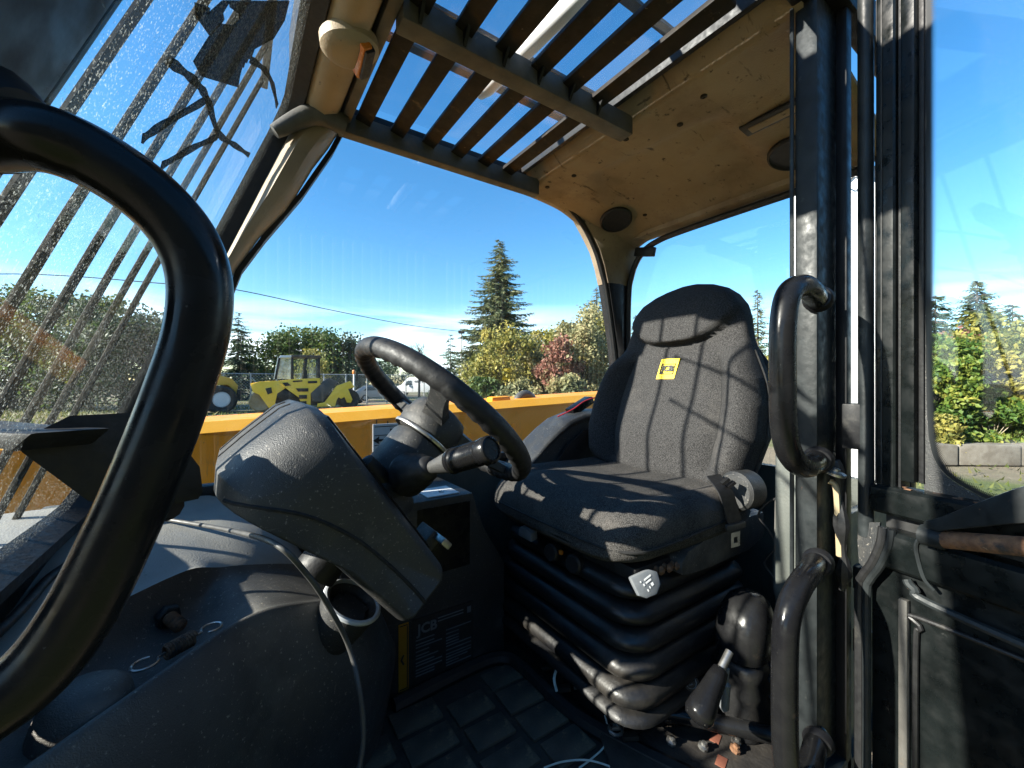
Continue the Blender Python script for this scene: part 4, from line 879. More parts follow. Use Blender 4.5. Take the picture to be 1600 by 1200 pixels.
# bent rubber seal of the lower door
for k, r_, mt in ((0, .007, m_rubber), (.010, .006, m_worn)):
    G().tube(spline([D(.040+k, .016, 1.525), D(.038+k, .018, 1.50), D(.026+k, .016, 1.465), D(.010+k, .012, 1.435), D(.004+k, .010, 1.41), D(.004+k, .010, 1.3), D(.004+k, .010, 1.0)], 6), r_, 10).build('lower_door_seal', mt, door)
G().loft([[D(.0, .006, 1.52), D(.034, .014, 1.53), D(.034, .010, 1.53), D(.0, .002, 1.52)], [D(.002, .012, 1.49), D(.03, .018, 1.485), D(.03, .014, 1.485), D(.002, .008, 1.49)], [D(.004, .012, 1.455), D(.012, .014, 1.45), D(.012, .010, 1.45), D(.004, .008, 1.455)]]).build('torn_flap', m_plastic, door)
G().tube(spline([D(.085, .020, 1.525), D(.082, .022, 1.512), D(.085, .0215, 1.49), D(.090, .019, 1.468), D(.098, .014, 1.455)], 5), .0025, 6).build('sealant_bead', m_worn, door)
# latch lever with rusty tube
lev = G().loft([[D(.098, .030, 1.546), D(.098, .040, 1.546), D(.098, .040, 1.556), D(.098, .030, 1.556)], [D(.115, .030, 1.548), D(.115, .046, 1.548), D(.115, .046, 1.566), D(.115, .030, 1.566)], [D(.19, .05, 1.585), D(.19, .07, 1.585), D(.19, .07, 1.625), D(.19, .05, 1.625)], [D(.30, .06, 1.63), D(.30, .08, 1.63), D(.30, .08, 1.70), D(.30, .06, 1.70)]]).build('latch_lever', m_worn, door, bevel=.003)
G().tube([D(.100, .034, 1.536), D(.118, .036, 1.537), D(.19, .046, 1.556), D(.30, .06, 1.585)], .0115, 14).build('latch_tube', m_rust, door)
G().lathe(D(.098, .034, 1.536), DV, [(.001, -.004), (.014, -.004), (.014, .02), (.012, .022)], 16).build('latch_collar', m_worn, door)

# ------------------------------------------------------------------ boom beside the cab
boom = thing('telescopic_boom', 'long yellow telescopic boom running along the right side of the cab', 'boom', (.6, 1.65, 1.3))
def bz(x): return 1.631+(x+.12)*.035
def bsec(x):
    z = bz(x); return [(x, 1.50, z-.36), (x, 1.50, z-.032), (x, 1.512, z-.028), (x, 1.53, z), (x, 1.79, z), (x, 1.81, z-.03), (x, 1.82, z-.36)]
G().loft([bsec(x) for x in (-2.6, -1, .2, 1.2, 2.2)]).build('boom_beam', m_yellow, boom, bevel=.004)
g = G(); g.loft([[(x, 1.499, bz(x)-.034), (x, 1.494, bz(x)-.030), (x, 1.524, bz(x)+.001), (x, 1.53, bz(x)+.0015), (x, 1.53, bz(x)-.01)] for x in (-2.6, -1, .2, 1.2, 2.2)]); g.build('boom_top_edge', m_yedge, boom)
G().beam((.93, 1.56, bz(.93)+.004), (1.03, 1.56, bz(1.03)+.004), .05, .03).build('wear_pad_cover', m_yellow, boom, bevel=.01)
G().tube(spline([(1.10, 1.62, 1.60), (1.13, 1.62, 1.672), (1.17, 1.62, 1.692), (1.21, 1.62, 1.672), (1.25, 1.62, 1.60)], 6), .022, 14).build('hydraulic_hose', m_cable, boom, smooth=80)
for x, z in ((.42, 1.57), (.46, 1.56)):
    G().box((x, 1.4985, z-.10), (x+.003, 1.4999, z+.05)).build('boom_line', m_bar, boom)
G().box((.66, 1.4935, 1.28), (.672, 1.4995, 1.618)).build('boom_seam', m_yellow, boom, bevel=.002)
for x in (-.02, .10, .22): G().lathe((x, 1.4955, 1.535), (0, -1, 0), [(.001, .008), (.009, .008), (.011, 0)], 8).build('boom_bolt', m_yellow, boom)
g = G(); g.prism([(-.20, 1.61), (.28, 1.56), (.28, 1.42), (-.20, 1.42)], lambda p, y: (p[0], y, p[1]), 1.4955, 1.4995); g.build('boom_plate', m_yellow, boom)
for x, z in ((.8, 1.53), (1.02, 1.56), (.62, 1.50)):
    G().lathe((x, 1.50, z), (0, -1, 0), [(.001, .008), (.010, .008), (.012, 0)], 8).build('boom_bolt', m_yellow, boom)

# ------------------------------------------------------------------ things on the dash shelf
box_ = thing('load_indicator', 'black wedge-shaped load indicator box on the dash near the windscreen', 'indicator', (-.15, .72, 1.47))
ip = [at(p[0], p[1], d=.40+.0004*p[0]) for p in ((20, 690), (108, 647), (165, 668), (226, 742), (232, 785), (222, 800), (135, 785), (30, 708))]
dd = FW*.05+RT*.03
g = G(); n = len(ip); g.add(ip+[p+dd for p in ip], [tuple(range(n)), tuple(range(n, 2*n))[::-1]]+[(i, (i+1) % n, n+(i+1) % n, n+i) for i in range(n)])
g.build('indicator_body', m_rubber, box_, bevel=.004)
lid = [at(p[0], p[1], d=.398) for p in ((-300, 650), (0, 676), (50, 677), (14, 707), (0, 702), (-300, 700))]  # flap's unseen left end added to shade the seat bellows
g = G(); n = len(lid); g.add(lid+[p+dd for p in lid], [tuple(range(n)), tuple(range(n, 2*n))[::-1]]+[(i, (i+1) % n, n+(i+1) % n, n+i) for i in range(n)]); g.build('indicator_shade_flap', m_rubber, box_, bevel=.003)
sc_ = [at(p[0], p[1], d=.475) for p in ((134, 660), (158, 657), (178, 676), (168, 696))]
g = G(); n = 4; g.add(sc_+[p+FW*.05 for p in sc_], [tuple(range(n)), tuple(range(n, 2*n))[::-1]]+[(i, (i+1) % n, n+(i+1) % n, n+i) for i in range(n)]); g.build('indicator_screen', m_carglass, box_, bevel=.002)
kb = G().lathe(at(258, 790, d=.52), RT+Vector((0, 0, -.2)), [(.001, -.02), (.018, -.02), (.018, .008), (.014, .014), (.001, .015)], 8).build('indicator_knob', m_rubber, box_)
# cable running from the indicator down over the dash
cp = [at(225, 806, z=1.50), at(300, 818, z=1.497), at(365, 830, y=.78), at(430, 850, y=.585), at(480, 898, y=.585), at(515, 950, y=.60), at(545, 1010, z=1.375), at(562, 1080, z=1.325), at(568, 1150, z=1.27), at(560, 1210, z=1.23)]
tag(G().tube(spline(cp, 8), .0036, 10).build('grey_cable', m_cable, smooth=80), 'grey cable draped across the dashboard past the round vent', 'cable')
tag(G().tube(spline([at(-60, 1030, z=1.475), at(0, 985, z=1.478), at(40, 945, z=1.48), at(75, 905, z=1.482), at(110, 880, z=1.485)], 6), .006, 10).build('black_hose', m_rubber, smooth=80), 'thin black hose on the sunlit shelf below the windscreen', 'hose')
# bolt and spring in the tray
tz = 1.396
bo = thing('rusty_bolt', 'short rusty hexagon bolt lying in the dash tray', 'bolt', tuple(at(275, 975, z=tz)))
b0 = at(262, 962, z=tz+.016); bdv = (at(290, 985, z=tz+.010)-b0).normalized()
G().lathe(b0-bdv*.004, bdv, [(.001, -.004), (.0135, -.004), (.0155, 0), (.0155, .010), (.0135, .012)], 6).build('bolt_head', m_worn, bo, bevel=.0008)
tp = []
for k in range(12): tp += [(.0092, .010+k*.0024), (.0080, .0112+k*.0024)]
G().lathe(b0, bdv, [(.0092, .004)]+tp+[(.001, .041)], 14).build('bolt_shank', m_rust, bo)
sg = thing('extension_spring', 'small steel extension spring with end hooks lying in the dash tray', 'spring', tuple(at(270, 1010, z=tz)))
e0, e1 = at(258, 1020, z=tz+.009), at(302, 996, z=tz+.009); ed = (e1-e0).normalized(); eu = Vector((0, 0, 1)); ew = ed.cross(eu).normalized(); ln = (e1-e0).length
G().tube([e0+ed*(ln*k/160)+(eu*math.cos(k*.36)+ew*math.sin(k*.36))*.0085 for k in range(161)], .0019, 6).build('coil', m_rust, sg)
def hook(c, r_, off): return [c+(ed*math.cos(a)+ew*math.sin(a))*r_ for a in [off+2*math.pi*k/22 for k in range(20)]]
G().tube([e0]+hook(e0-ed*.022, .013, .15), .0018, 6).build('end_hook', m_steel, sg)
G().tube([e1]+hook(e1+ed*.024, .012, math.pi+.15), .0018, 6).build('end_hook', m_steel, sg)

# ------------------------------------------------------------------ yard machines behind the boom
def far(px, d): v = ray(px, HY); return Vector((v.x*d, v.y*d, 0))
class Side:
    """side view of a machine: a along the machine, z up, b away from the viewer"""
    def __init__(s, px, d, turn=0):
        s.o = far(px, d); v = s.o.normalized(); s.b = Matrix.Rotation(turn, 3, 'Z') @ v; s.a = Vector((s.b.y, -s.b.x, 0))
    def p(s, a, z, b=0): return s.o+s.a*a+s.b*b+Vector((0, 0, z))
    def poly(s, pts, b0, b1, name, mat, par, bevel=.02): return G().prism(pts, lambda q, b: s.p(q[0], q[1], b), b0, b1).build(name, mat, par, bevel=bevel)
    def wheel(s, a, z, r, b0, b1, name, mat, par, hub=None, n=28, rimr=.5):
        w = G().lathe(s.p(a, z, b0), s.b, [(r*.55, .04), (r*.86, 0), (r, .06), (r, b1-b0-.06), (r*.86, b1-b0), (r*.55, b1-b0-.04)], n).build(name, mat, par)
        if hub:
            G().lathe(s.p(a, z, b0+.03), s.b, [(r*.56, 0), (r*.5, .0), (r*.42, .06), (r*.25, .05), (r*.2, .02), (r*.001, .02)], n).build('rim', hub, w)
        return w
    def beam(s, a, b, w, name, mat, par, h=None): return G().beam(s.p(*a), s.p(*b), w, h or w, up=tuple(s.b)).build(name, mat, par)
def px2(cx_, cy_): return ((300+cx_/4-485)/24.6, (641-(420+cy_/4))/24.6)
rs = Side(485, 26, R(4))
rol = thing('road_roller', 'yellow tandem road roller with glazed cab parked before the fence', 'road roller', tuple(rs.o))
P4 = lambda l: [px2(*q) for q in l]
for b in (-.9,):
    rs.wheel(*px2(478, 818), .62, -.85, .95, 'rear_drum', M('drum_steel', (.20, .15, .07), (.3, .24, .14), .6, 2), rol)
    rs.wheel(*px2(958, 815), .62, -.85, .95, 'front_drum', m_tyre, rol)
rs.poly(P4([(428, 722), (470, 706), (560, 700), (600, 745), (560, 775), (545, 850), (520, 862), (495, 820), (470, 780), (440, 765)]), -1.0, -.86, 'rear_yoke', m_rollery, rol)
rs.poly(P4([(425, 715), (520, 700), (600, 742), (560, 770), (440, 760)]), -.84, 1.0, 'rear_bonnet', m_rollery, rol)
rs.poly(P4([(560, 702), (640, 690), (785, 684), (790, 730), (735, 775), (735, 850), (690, 852), (672, 800), (610, 750)]), -.95, .95, 'chassis', m_rollery, rol)
for q in ([(655, 745), (722, 745), (722, 765), (668, 765)], [(672, 785), (715, 785), (715, 808), (672, 808)], [(680, 822), (712, 822), (712, 840), (680, 840)]):
    rs.poly(P4(q), -1.0, -.952, 'step', m_rubber, rol, .005)
rs.poly(P4([(520, 760), (640, 745), (740, 770), (900, 800), (900, 850), (560, 850)]), -.7, .8, 'underbody', m_rubber, rol, 0)
for q in ([(640, 700), (690, 697), (690, 705), (640, 708)], [(720, 702), (770, 700), (770, 714), (720, 716)], [(585, 712), (612, 710), (630, 728), (600, 732)], [(838, 800), (868, 770), (880, 778), (852, 812)], [(700, 640), (716, 640), (716, 684), (700, 684)]):
    rs.poly(P4(q), -.985, -.96, 'grille', m_rubber, rol, 0)
rs.beam((*px2(1000, 700), -.9), (*px2(1000, 650), -.9), .1, 'mirror_stalk', m_rubber, rol)
rs.poly(P4([(500, 745), (530, 738), (535, 770), (512, 780)]), -1.03, -1.002, 'yoke_opening', m_rubber, rol, .005)
rs.poly(P4([(555, 752), (600, 756), (650, 790), (600, 815), (560, 800)]), -.99, -.953, 'wheel_arch', m_rubber, rol, .005)
rs.poly(P4([(738, 772), (828, 684), (890, 702), (800, 828), (745, 826)]), -.99, -.2, 'water_tank', M('black_tank', (.035, .036, .036), (.07, .07, .068), .6, 2), rol, .04)
rs.poly(P4([(770, 858), (772, 838), (812, 832), (880, 730), (960, 700), (985, 740), (945, 752), (915, 760), (880, 820), (870, 858)]), -1.04, -.86, 'front_yoke', m_rollery, rol)
rs.poly(P4([(895, 765), (945, 748), (972, 818), (962, 838), (940, 836), (925, 800), (905, 812), (888, 800)]), -1.06, -.9, 'front_fork', m_rollery, rol)
cabp = P4([(545, 690), (568, 556), (785, 552), (785, 686)])
for q in ((552, 690, 572, 558), (640, 690, 638, 556), (700, 688, 715, 556), (783, 688, 783, 554)):
    for b in (-.75, .75): rs.beam((*px2(q[0], q[1]), b), (*px2(q[2], q[3]), b), .12, 'cab_post', m_rubber, rol)
rs.poly(P4([(540, 690), (562, 560), (632, 558), (628, 690)]), -.80, -.77, 'cab_window', m_paleglass, rol, 0)
rs.poly(P4([(648, 688), (648, 560), (780, 558), (780, 684)]), -.74, -.72, 'cab_window', m_cabglass, rol, 0)
rs.poly(P4([(630, 562), (632, 546), (790, 544), (792, 560)]), -.85, .85, 'cab_roof', M('dark_roof', (.05, .035, .025), None, .6, 3), rol, .02)
rs.poly(P4([(568, 566), (575, 552), (635, 550), (632, 562)]), -.85, .85, 'cab_visor', m_print, rol, .02)
rs.poly(P4([(690, 690), (720, 690), (722, 630), (695, 640)]), -.25, .25, 'cab_seat', m_rubber, rol, .03)
rs.poly(P4([(990, 850), (1030, 845), (1045, 830), (1000, 815)]), -.6, .6, 'scraper', m_rubber, rol, .02)

ls = Side(326, 24, R(10))
ldr = thing('wheel_loader', 'orange-yellow wheel loader with big pale-rimmed tyre left of the roller', 'wheel loader', tuple(ls.o))
ls.wheel(.42, .78, .80, -1.1, -.55, 'tyre', m_tyre, ldr, m_print); ls.wheel(.42, .78, .80, .55, 1.1, 'tyre', m_tyre, ldr, m_print)
ls.wheel(-2.4, .78, .80, -1.1, -.55, 'tyre', m_tyre, ldr, m_print); ls.wheel(-2.4, .78, .80, .55, 1.1, 'tyre', m_tyre, ldr, m_print)
ls.poly([(-3.2, .7), (-.6, .7), (-.5, 1.35), (-.2, 1.6), (.8, 1.62), (1.1, 1.3), (1.25, .95), (1.3, 1.6), (1.0, 2.0), (.2, 2.25), (-.4, 2.25), (-.6, 1.5), (-3.0, 1.4)], -.75, .75, 'body', m_loadery, ldr, .05)
ls.poly([(1.2, .7), (1.42, .75), (1.45, 1.3), (1.25, 1.35)], -.9, .9, 'counterweight', m_tyre, ldr, .04)
ls.poly([(-2.0, 1.5), (-.6, 1.5), (-.5, 2.9), (-.6, 3.1), (-1.7, 3.1), (-1.9, 2.9)], -.7, .7, 'cab', m_carglass, ldr, .05)
ls.poly([(-2.1, 3.1), (-.4, 3.1), (-.5, 3.22), (-2.0, 3.22)], -.8, .8, 'cab_roof', m_loadery, ldr, .03)

vn = Side(652, 56, R(-10))
van = thing('delivery_van', 'white delivery van with high roof seen through the steering wheel', 'van', tuple(vn.o))
vp = [(-2.75, .45), (2.75, .45), (2.8, .9), (2.72, 2.35), (2.55, 2.48), (-.9, 2.48), (-1.25, 2.3), (-2.0, 1.45), (-2.65, 1.2), (-2.8, .9)]
vn.poly(vp, -1, 1, 'body', m_white, van, .10)
vn.poly([(-1.95, 1.42), (-1.28, 2.22), (-1.2, 2.2), (-1.8, 1.42)], -.92, .92, 'windscreen', m_carglass, van, .02)
vn.poly([(-1.55, 1.45), (-1.08, 2.05), (-.55, 2.05), (-.5, 1.42)], -1.012, -.9, 'side_window', m_carglass, van, .02)
for q in ((-.2, .62), (.75, 1.25)): vn.poly([(q[0], 1.75), (q[1], 1.75), (q[1], 2.05), (q[0], 2.05)], -1.012, -.98, 'sign_panel', m_dimprint, van, .01)
for a in (-1.75, 1.85): vn.wheel(a, .34, .36, -1.02, -.75, 'wheel', m_tyre, van, m_galv, 20); vn.wheel(a, .34, .36, .75, 1.0, 'wheel', m_tyre, van, m_galv, 20)
vn.poly([(-2.86, .42), (-2.1, .38), (-2.1, .72), (-2.84, .8)], -.98, .98, 'bumper', m_plastic, van, .04)
vn.poly([(-2.72, .98), (-2.4, 1.05), (-2.3, 1.2), (-2.62, 1.15)], -1.01, -.6, 'headlight', m_print, van, .02)
vn.poly([(-.45, .6), (-.43, .6), (-.43, 2.3), (-.45, 2.3)], -1.008, -.99, 'door_gap', m_ink, van, 0)
vn.poly([(-1.25, 1.35), (-1.1, 1.35), (-1.1, 1.65), (-1.25, 1.65)], -1.25, -1.1, 'mirror', m_rubber, van, .03)

cr_ = Side(588, 40, R(15))
car = thing('parked_car', 'pale grey car half hidden behind the fence right of the roller', 'car', tuple(cr_.o))
cr_.poly([(-2.0, .35), (2.0, .35), (2.05, .85), (1.7, 1.0), (1.0, 1.05), (.45, 1.45), (-1.0, 1.48), (-1.75, 1.0), (-2.05, .9)], -.8, .8, 'body', m_galv, car, .08)
cr_.poly([(-1.45, 1.0), (-.95, 1.4), (.40, 1.38), (.85, 1.02)], -.82, .82, 'glazing', m_carglass, car, .03)
for a in (-1.25, 1.3): cr_.wheel(a, .32, .32, -.84, -.6, 'wheel', m_tyre, car, m_galv, 20); cr_.wheel(a, .32, .32, .6, .84, 'wheel', m_tyre, car, m_galv, 20)

# fence across the yard
fs_ = Side(470, 31, R(3))
fen = thing('chain_link_fence', 'galvanised chain link fence on posts behind the roller', 'fence', tuple(fs_.o))
for k in range(-7, 9):
    G().tube([fs_.p(k*1.6, 0), fs_.p(k*1.6, 2.45)], .05, 8).build('post', m_galv, fen)
for z in (.15, 2.4): G().tube([fs_.p(-11.2, z), fs_.p(12.8, z)], .03, 6).build('rail', m_galv, fen)
for k in (-6, -2, 3, 6): G().tube([fs_.p(k*1.6, 2.2, -.02), fs_.p(k*1.6+1.5, .2, -.02)], .035, 6).build('brace', m_galv, fen)
g = G()
for k in range(0, 120):
    a = -11.2+k*.2
    for s_ in (1, -1):
        a1 = a+s_*2.2; g.obox((fs_.p(a, .15)+fs_.p(a1, 2.4))/2, (fs_.p(a1, 2.4)-fs_.p(a, .15), fs_.b, (fs_.p(a1, 2.4)-fs_.p(a, .15)).cross(fs_.b)), ((fs_.p(a1, 2.4)-fs_.p(a, .15)).length/2, .004, .006))
g.build('wire_mesh', m_galv, fen, kind='stuff')
bc = thing('beacon_post', 'slim white post with a small amber beacon beside the fence', 'beacon', tuple(far(553, 30)))
p_ = far(553, 30); G().tube([p_, p_+Vector((0, 0, 2.4))], .06, 8).build('post', m_print, bc); G().lathe(p_+Vector((0, 0, 2.4)), (0, 0, 1), [(.11, 0), (.12, .15), (.09, .26), (.001, .3)], 12).build('beacon_lens', m_amber, bc)

lp_ = far(721, 38)
lam = thing('yard_lamp', 'slim grey lamp post with small lamp head before the dark pines', 'lamp post', tuple(lp_))
G().tube([lp_, lp_+Vector((0, 0, 6.3))], [.11, .07], 8).build('post', m_galv, lam); G().obox(lp_+Vector((0, 0, 6.45)), (RT, FW, (0, 0, 1)), (.28, .2, .13)).build('lamp_head', m_rubber, lam, bevel=.03)
up = far(856, 60)
utp = thing('utility_pole', 'distant wooden utility pole between the spruce and the autumn bushes', 'utility pole', tuple(up))
G().tube([up, up+Vector((0, 0, 8.0))], [.16, .11], 8).build('post', m_bark, utp); G().beam(up+Vector((0, 0, 7.6))-RT*.9, up+Vector((0, 0, 7.6))+RT*.9, .12, .12).build('crossarm', m_bark, utp)
wz = [at(-300, 440, d=15.5), at(25, 428, d=17.5), at(255, 443, d=19.2), at(365, 452, d=20.6), at(520, 485, d=26), at(640, 508, d=33), at(721, 518, d=38)]
tag(G().tube(spline(wz, 8), .022, 6).build('overhead_wire', m_ink), 'thin overhead wire sagging across the sky to the lamp post', 'wire')
wz = [at(721, 518, d=38), at(790, 520, d=48), at(856, 521, d=60), at(960, 528, d=66), at(1100, 522, d=60)]
tag(G().tube(spline(wz, 6), .025, 6).build('overhead_wire', m_ink), 'far overhead wire running from lamp post past the utility pole', 'wire')

# tall white cabinet seen through the gap between post and door
wcab = thing('white_cabinet', 'tall white metal cabinet with a diamond mark seen through the door gap', 'cabinet', tuple(far(1338, 3.1)))
wsd = Side(1338, 3.1, R(0))
wsd.poly([(-.42, 0.0), (.16, 0.0), (.16, 3.20), (-.42, 3.62)], 0, .6, 'cabinet_body', m_white, wcab, .01)
wsd.poly([(-.46, 3.66), (.20, 3.20), (.20, 3.27), (-.46, 3.73)], -.05, .65, 'cabinet_roof', m_black, wcab, .005)
q = at(1324, 277, d=3.09); g = G(); 
for k in range(4):
    a0_, a1_ = R(90*k), R(90*k+90)
    g.beam(q+wsd.a*.055*math.cos(a0_)+Vector((0, 0, .055*math.sin(a0_)))-wsd.b*.03, q+wsd.a*.055*math.cos(a1_)+Vector((0, 0, .055*math.sin(a1_)))-wsd.b*.03, .012, .004, up=tuple(wsd.b))
g.build('diamond_mark', m_ink, wcab)

# concrete blocks at the foot of the right-hand shrubs
for i, (px, d, ln, lab) in enumerate([(1436, 9.0, 1.2, 'weathered concrete block half hidden by the door frame'), (1530, 8.95, 1.24, 'weathered concrete block under the shrubs, seen low in the door pane'), (1624, 8.9, 1.3, 'pale concrete block at the right edge under the shrubs')]):
    q = far(px, d); v = Vector((RT-FW*.06)).normalized(); w_ = Vector((-v.y, v.x, 0))
    tag(G().obox(q+Vector((0, 0, .20)), (v, w_, (0, 0, 1)), (ln/2, .22, .22)).build('concrete_block', m_concrete, None, bevel=.03), lab, 'concrete block', 'concrete blocks along the shrubs')

# ------------------------------------------------------------------ trees and shrubs
def leafmesh(name, pts, size, rnd, aspect=1.6, up=.3):
    vv = []; ff = []
    for (x, y, z, s_) in pts:
        n = Vector((rnd.gauss(0, 1), rnd.gauss(0, 1), rnd.gauss(up, 1))).normalized(); a = n.orthogonal().normalized()
        a.rotate(Quaternion(n, rnd.random()*6.28)); b = n.cross(a)
        L_ = size*s_*rnd.uniform(.7, 1.3); w = L_/aspect; c = Vector((x, y, z)); o = len(vv)
        vv += [c-a*L_*.5, c+b*w*.5+n*L_*.08, c+a*L_*.5, c-b*w*.5+n*L_*.08]; ff += [(o, o+1, o+2), (o, o+2, o+3)]
    me = bpy.data.meshes.new(name); me.from_pydata(vv, [], ff); return me
def blob_pts(rnd, h, w, n, base=.12, clumps=26, shape='round'):
    cl = []
    for k in range(clumps):
        for _ in range(30):
            x, y, z = rnd.uniform(-1, 1), rnd.uniform(-1, 1), rnd.uniform(-1, 1); q = x*x+y*y+z*z
            if .25 < q < 1: break
        f_ = 1.0 if shape == 'round' else .55+.45*(1-abs(z))
        cl.append((x*w*f_, y*w*f_, base*h+(z*.5+.5)*h*(1-base), rnd.uniform(.26, .5)*w))
    pts = []
    for k in range(n):
        c = rnd.choice(cl); v = Vector((rnd.gauss(0, 1), rnd.gauss(0, 1), rnd.gauss(0, 1))).normalized()*c[3]*rnd.random()**.45*(1 if rnd.random() < .8 else 1.45)
        z = max(.02*h, c[2]+v.z*.8); pts.append((c[0]+v.x, c[1]+v.y, min(z, h*1.03), 1))
    return pts, cl
def broad(name, label, px, d, top, w, mat, n, size, seed, cat='tree', group=None, trunk=.06, base=.12, clumps=26):
    rnd = random.Random(seed); o = far(px, d); h = CAMZ+(HY-top)/FPX*d
    t = thing(name, label, cat, tuple(o), group)
    pts, cl = blob_pts(rnd, h, w, n, base, clumps)
    me = leafmesh('crown', pts, size, rnd); me.transform(Matrix.Translation(o)); link('crown', me, mat, t)
    g = G(); g.tube([o+Vector((0, 0, -.1)), o+Vector((.1, 0, h*.3)), o+Vector((0, .1, h*.75))], [trunk*h*.5, trunk*h*.35, trunk*h*.1], 8)
    for c in cl[:14]: g.tube([o+Vector((.05, .03, h*rnd.uniform(.2, .5))), o+Vector((c[0]*.6, c[1]*.6, c[2]*.85)), o+Vector((c[0], c[1], c[2]))], [trunk*h*.14, trunk*h*.08, .01], 5)
    g.build('trunk', m_bark, t); return t
def spruce(name, label, px, d, top, w, seed, mat=m_leaf_spr, dens=1.0, base=.06, group=None, cat='tree', tier=.30):
    rnd = random.Random(seed); o = far(px, d); h = CAMZ+(HY-top)/FPX*d
    t = thing(name, label, cat, tuple(o), group); vv = []; ff = []
    g = G(); g.tube([o+Vector((0, 0, -.1)), o+Vector((0, 0, h*.5)), o+Vector((0, 0, h*.99))], [h*.016, h*.010, .01], 8)
    z = h*base
    while z < h*.985:
        k = 1-(z/h); rad = w*(k**.62)*1.05; nb = max(5, int(8*dens*(.5+k)))
        for b in range(nb):
            a = rnd.random()*6.283; ln = rad*rnd.choice((.55, .7, .85, 1.0, 1.0, 1.15))*rnd.uniform(.85, 1.1); dz = rnd.uniform(-.5, .5)*tier
            ca, sa = math.cos(a), math.sin(a); prev = None
            m_ = max(3, int(ln/.16*dens))
            for i in range(1, m_+1):
                f_ = i/m_; r_ = ln*f_; zz = z+dz-ln*.34*f_+ln*.24*f_*f_
                wd = (.16+.10*ln)*(1.15-f_*.75)
                for s_ in (-1, 1, 0):
                    q = o+Vector((ca*r_, sa*r_, zz)); sd = Vector((-sa, ca, 0))*s_; dirv = (sd*rnd.uniform(.5, 1)+Vector((ca, sa, 0))*rnd.uniform(.3, .8)+Vector((0, 0, rnd.uniform(-.75, .1)))).normalized()
                    e = q+dirv*wd*rnd.uniform(.8, 1.5); n_ = Vector((rnd.gauss(0, 1), rnd.gauss(0, 1), rnd.gauss(0, 1))).cross(dirv).normalized()*wd*.26
                    oo = len(vv); vv += [q-n_*.6, q+n_*.6, e+n_*.35, e-n_*.25]; ff += [(oo, oo+1, oo+2), (oo, oo+2, oo+3)]
            if b % 2 == 0 and d < 45: g.tube([o+Vector((0, 0, z+dz)), o+Vector((ca*ln*.8, sa*ln*.8, z+dz-ln*.12))], [.03, .008], 4, caps=False)
        z += tier*(.55+.6*k)
    me = bpy.data.meshes.new('crown'); me.from_pydata(vv, [], ff); link('crown', me, mat, t); g.build('trunk', m_bark, t); return t

spruce('spruce_tree', 'tall dark spruce rising alone behind the yellowing bushes', 780, 34, 372, 4.2, 11, dens=1.5, tier=.34)
spruce('spruce_tree', 'spruce top showing just left of the black rear pillar', 932, 38, 446, 2.5, 12)
spruce('spruce_tree', 'spruce between the seat headrest and the door post', 1184, 30, 450, 1.7, 13)
spruce('spruce_tree', 'small spruce tip between rear pillar and headrest', 993, 44, 492, 2.0, 14, dens=.8)
spruce('spruce_tree', 'young pointed spruce above the shrubs in the door pane', 1527, 17, 436, 1.8, 15, dens=1.6, tier=.22)
spruce('spruce_tree', 'dark conifer with drooping tip at the right edge of the door pane', 1582, 17.5, 474, 1.5, 16, mat=m_leaf_dark, dens=1.2, tier=.22)
spruce('spruce_tree', 'rounded olive conifer beside the dotted edge of the door pane', 1462, 18, 460, 2.3, 17, mat=m_leaf_dark, dens=1.3, tier=.24)
spruce('spruce_tree', 'dark conifer just right of the big foreground grab handle', 372, 42, 488, 3.2, 18, mat=m_leaf_dark, dens=1.1, tier=.4)
spruce('pine_tree', 'dark pine left of the lamp post', 704, 46, 522, 2.6, 19, mat=m_leaf_dark, tier=.4)
spruce('pine_tree', 'dark pine right of the lamp post in front of the tall spruce', 738, 43, 512, 2.6, 20, mat=m_leaf_dark, tier=.4)
for i, (px, top, w, lab) in enumerate([(428, 524, 3.4, 'leafy tree behind the loader, left of the roller cab'), (472, 516, 3.8, 'broad leafy tree right behind the roller cab'), (515, 518, 3.6, 'leafy tree behind the front of the roller'), (545, 524, 2.8, 'dark leafy tree touching the steering wheel rim')]):
    broad('leafy_tree', lab, px, 46, top, w, m_leaf_grn if i != 3 else m_leaf_dark, 5200, .34, 30+i, group='trees behind the fence')
broad('leafy_tree', 'low dark trees seen inside the steering wheel', 600, 82, 566, 5.5, m_leaf_dark, 4000, .4, 36)
broad('leafy_tree', 'yellow-green treetop peeping over the roller cab roof', 487, 38, 548, 1.6, m_leaf_yel, 2200, .22, 37)
for i, (px, top, w, lab) in enumerate([(-70, 440, 4.0, 'dark tree at the far left edge behind the dusty windscreen'), (20, 452, 3.2, 'dark leafy tree behind the leftmost windscreen rods'), (85, 448, 3.0, 'dark leafy tree in the middle of the dusty windscreen'), (140, 462, 2.8, 'dark tree behind the thin windscreen rods'), (190, 452, 2.4, 'dark tree with pointed crown near the windscreen seal'), (245, 480, 2.6, 'lower dark tree beside the windscreen seal')]):
    broad('leafy_tree', lab, px, 26, top, w, m_leaf_dark if i % 2 else m_leaf_grn, 6500, .26, 40+i, group='trees before the windscreen', base=.02, clumps=34)
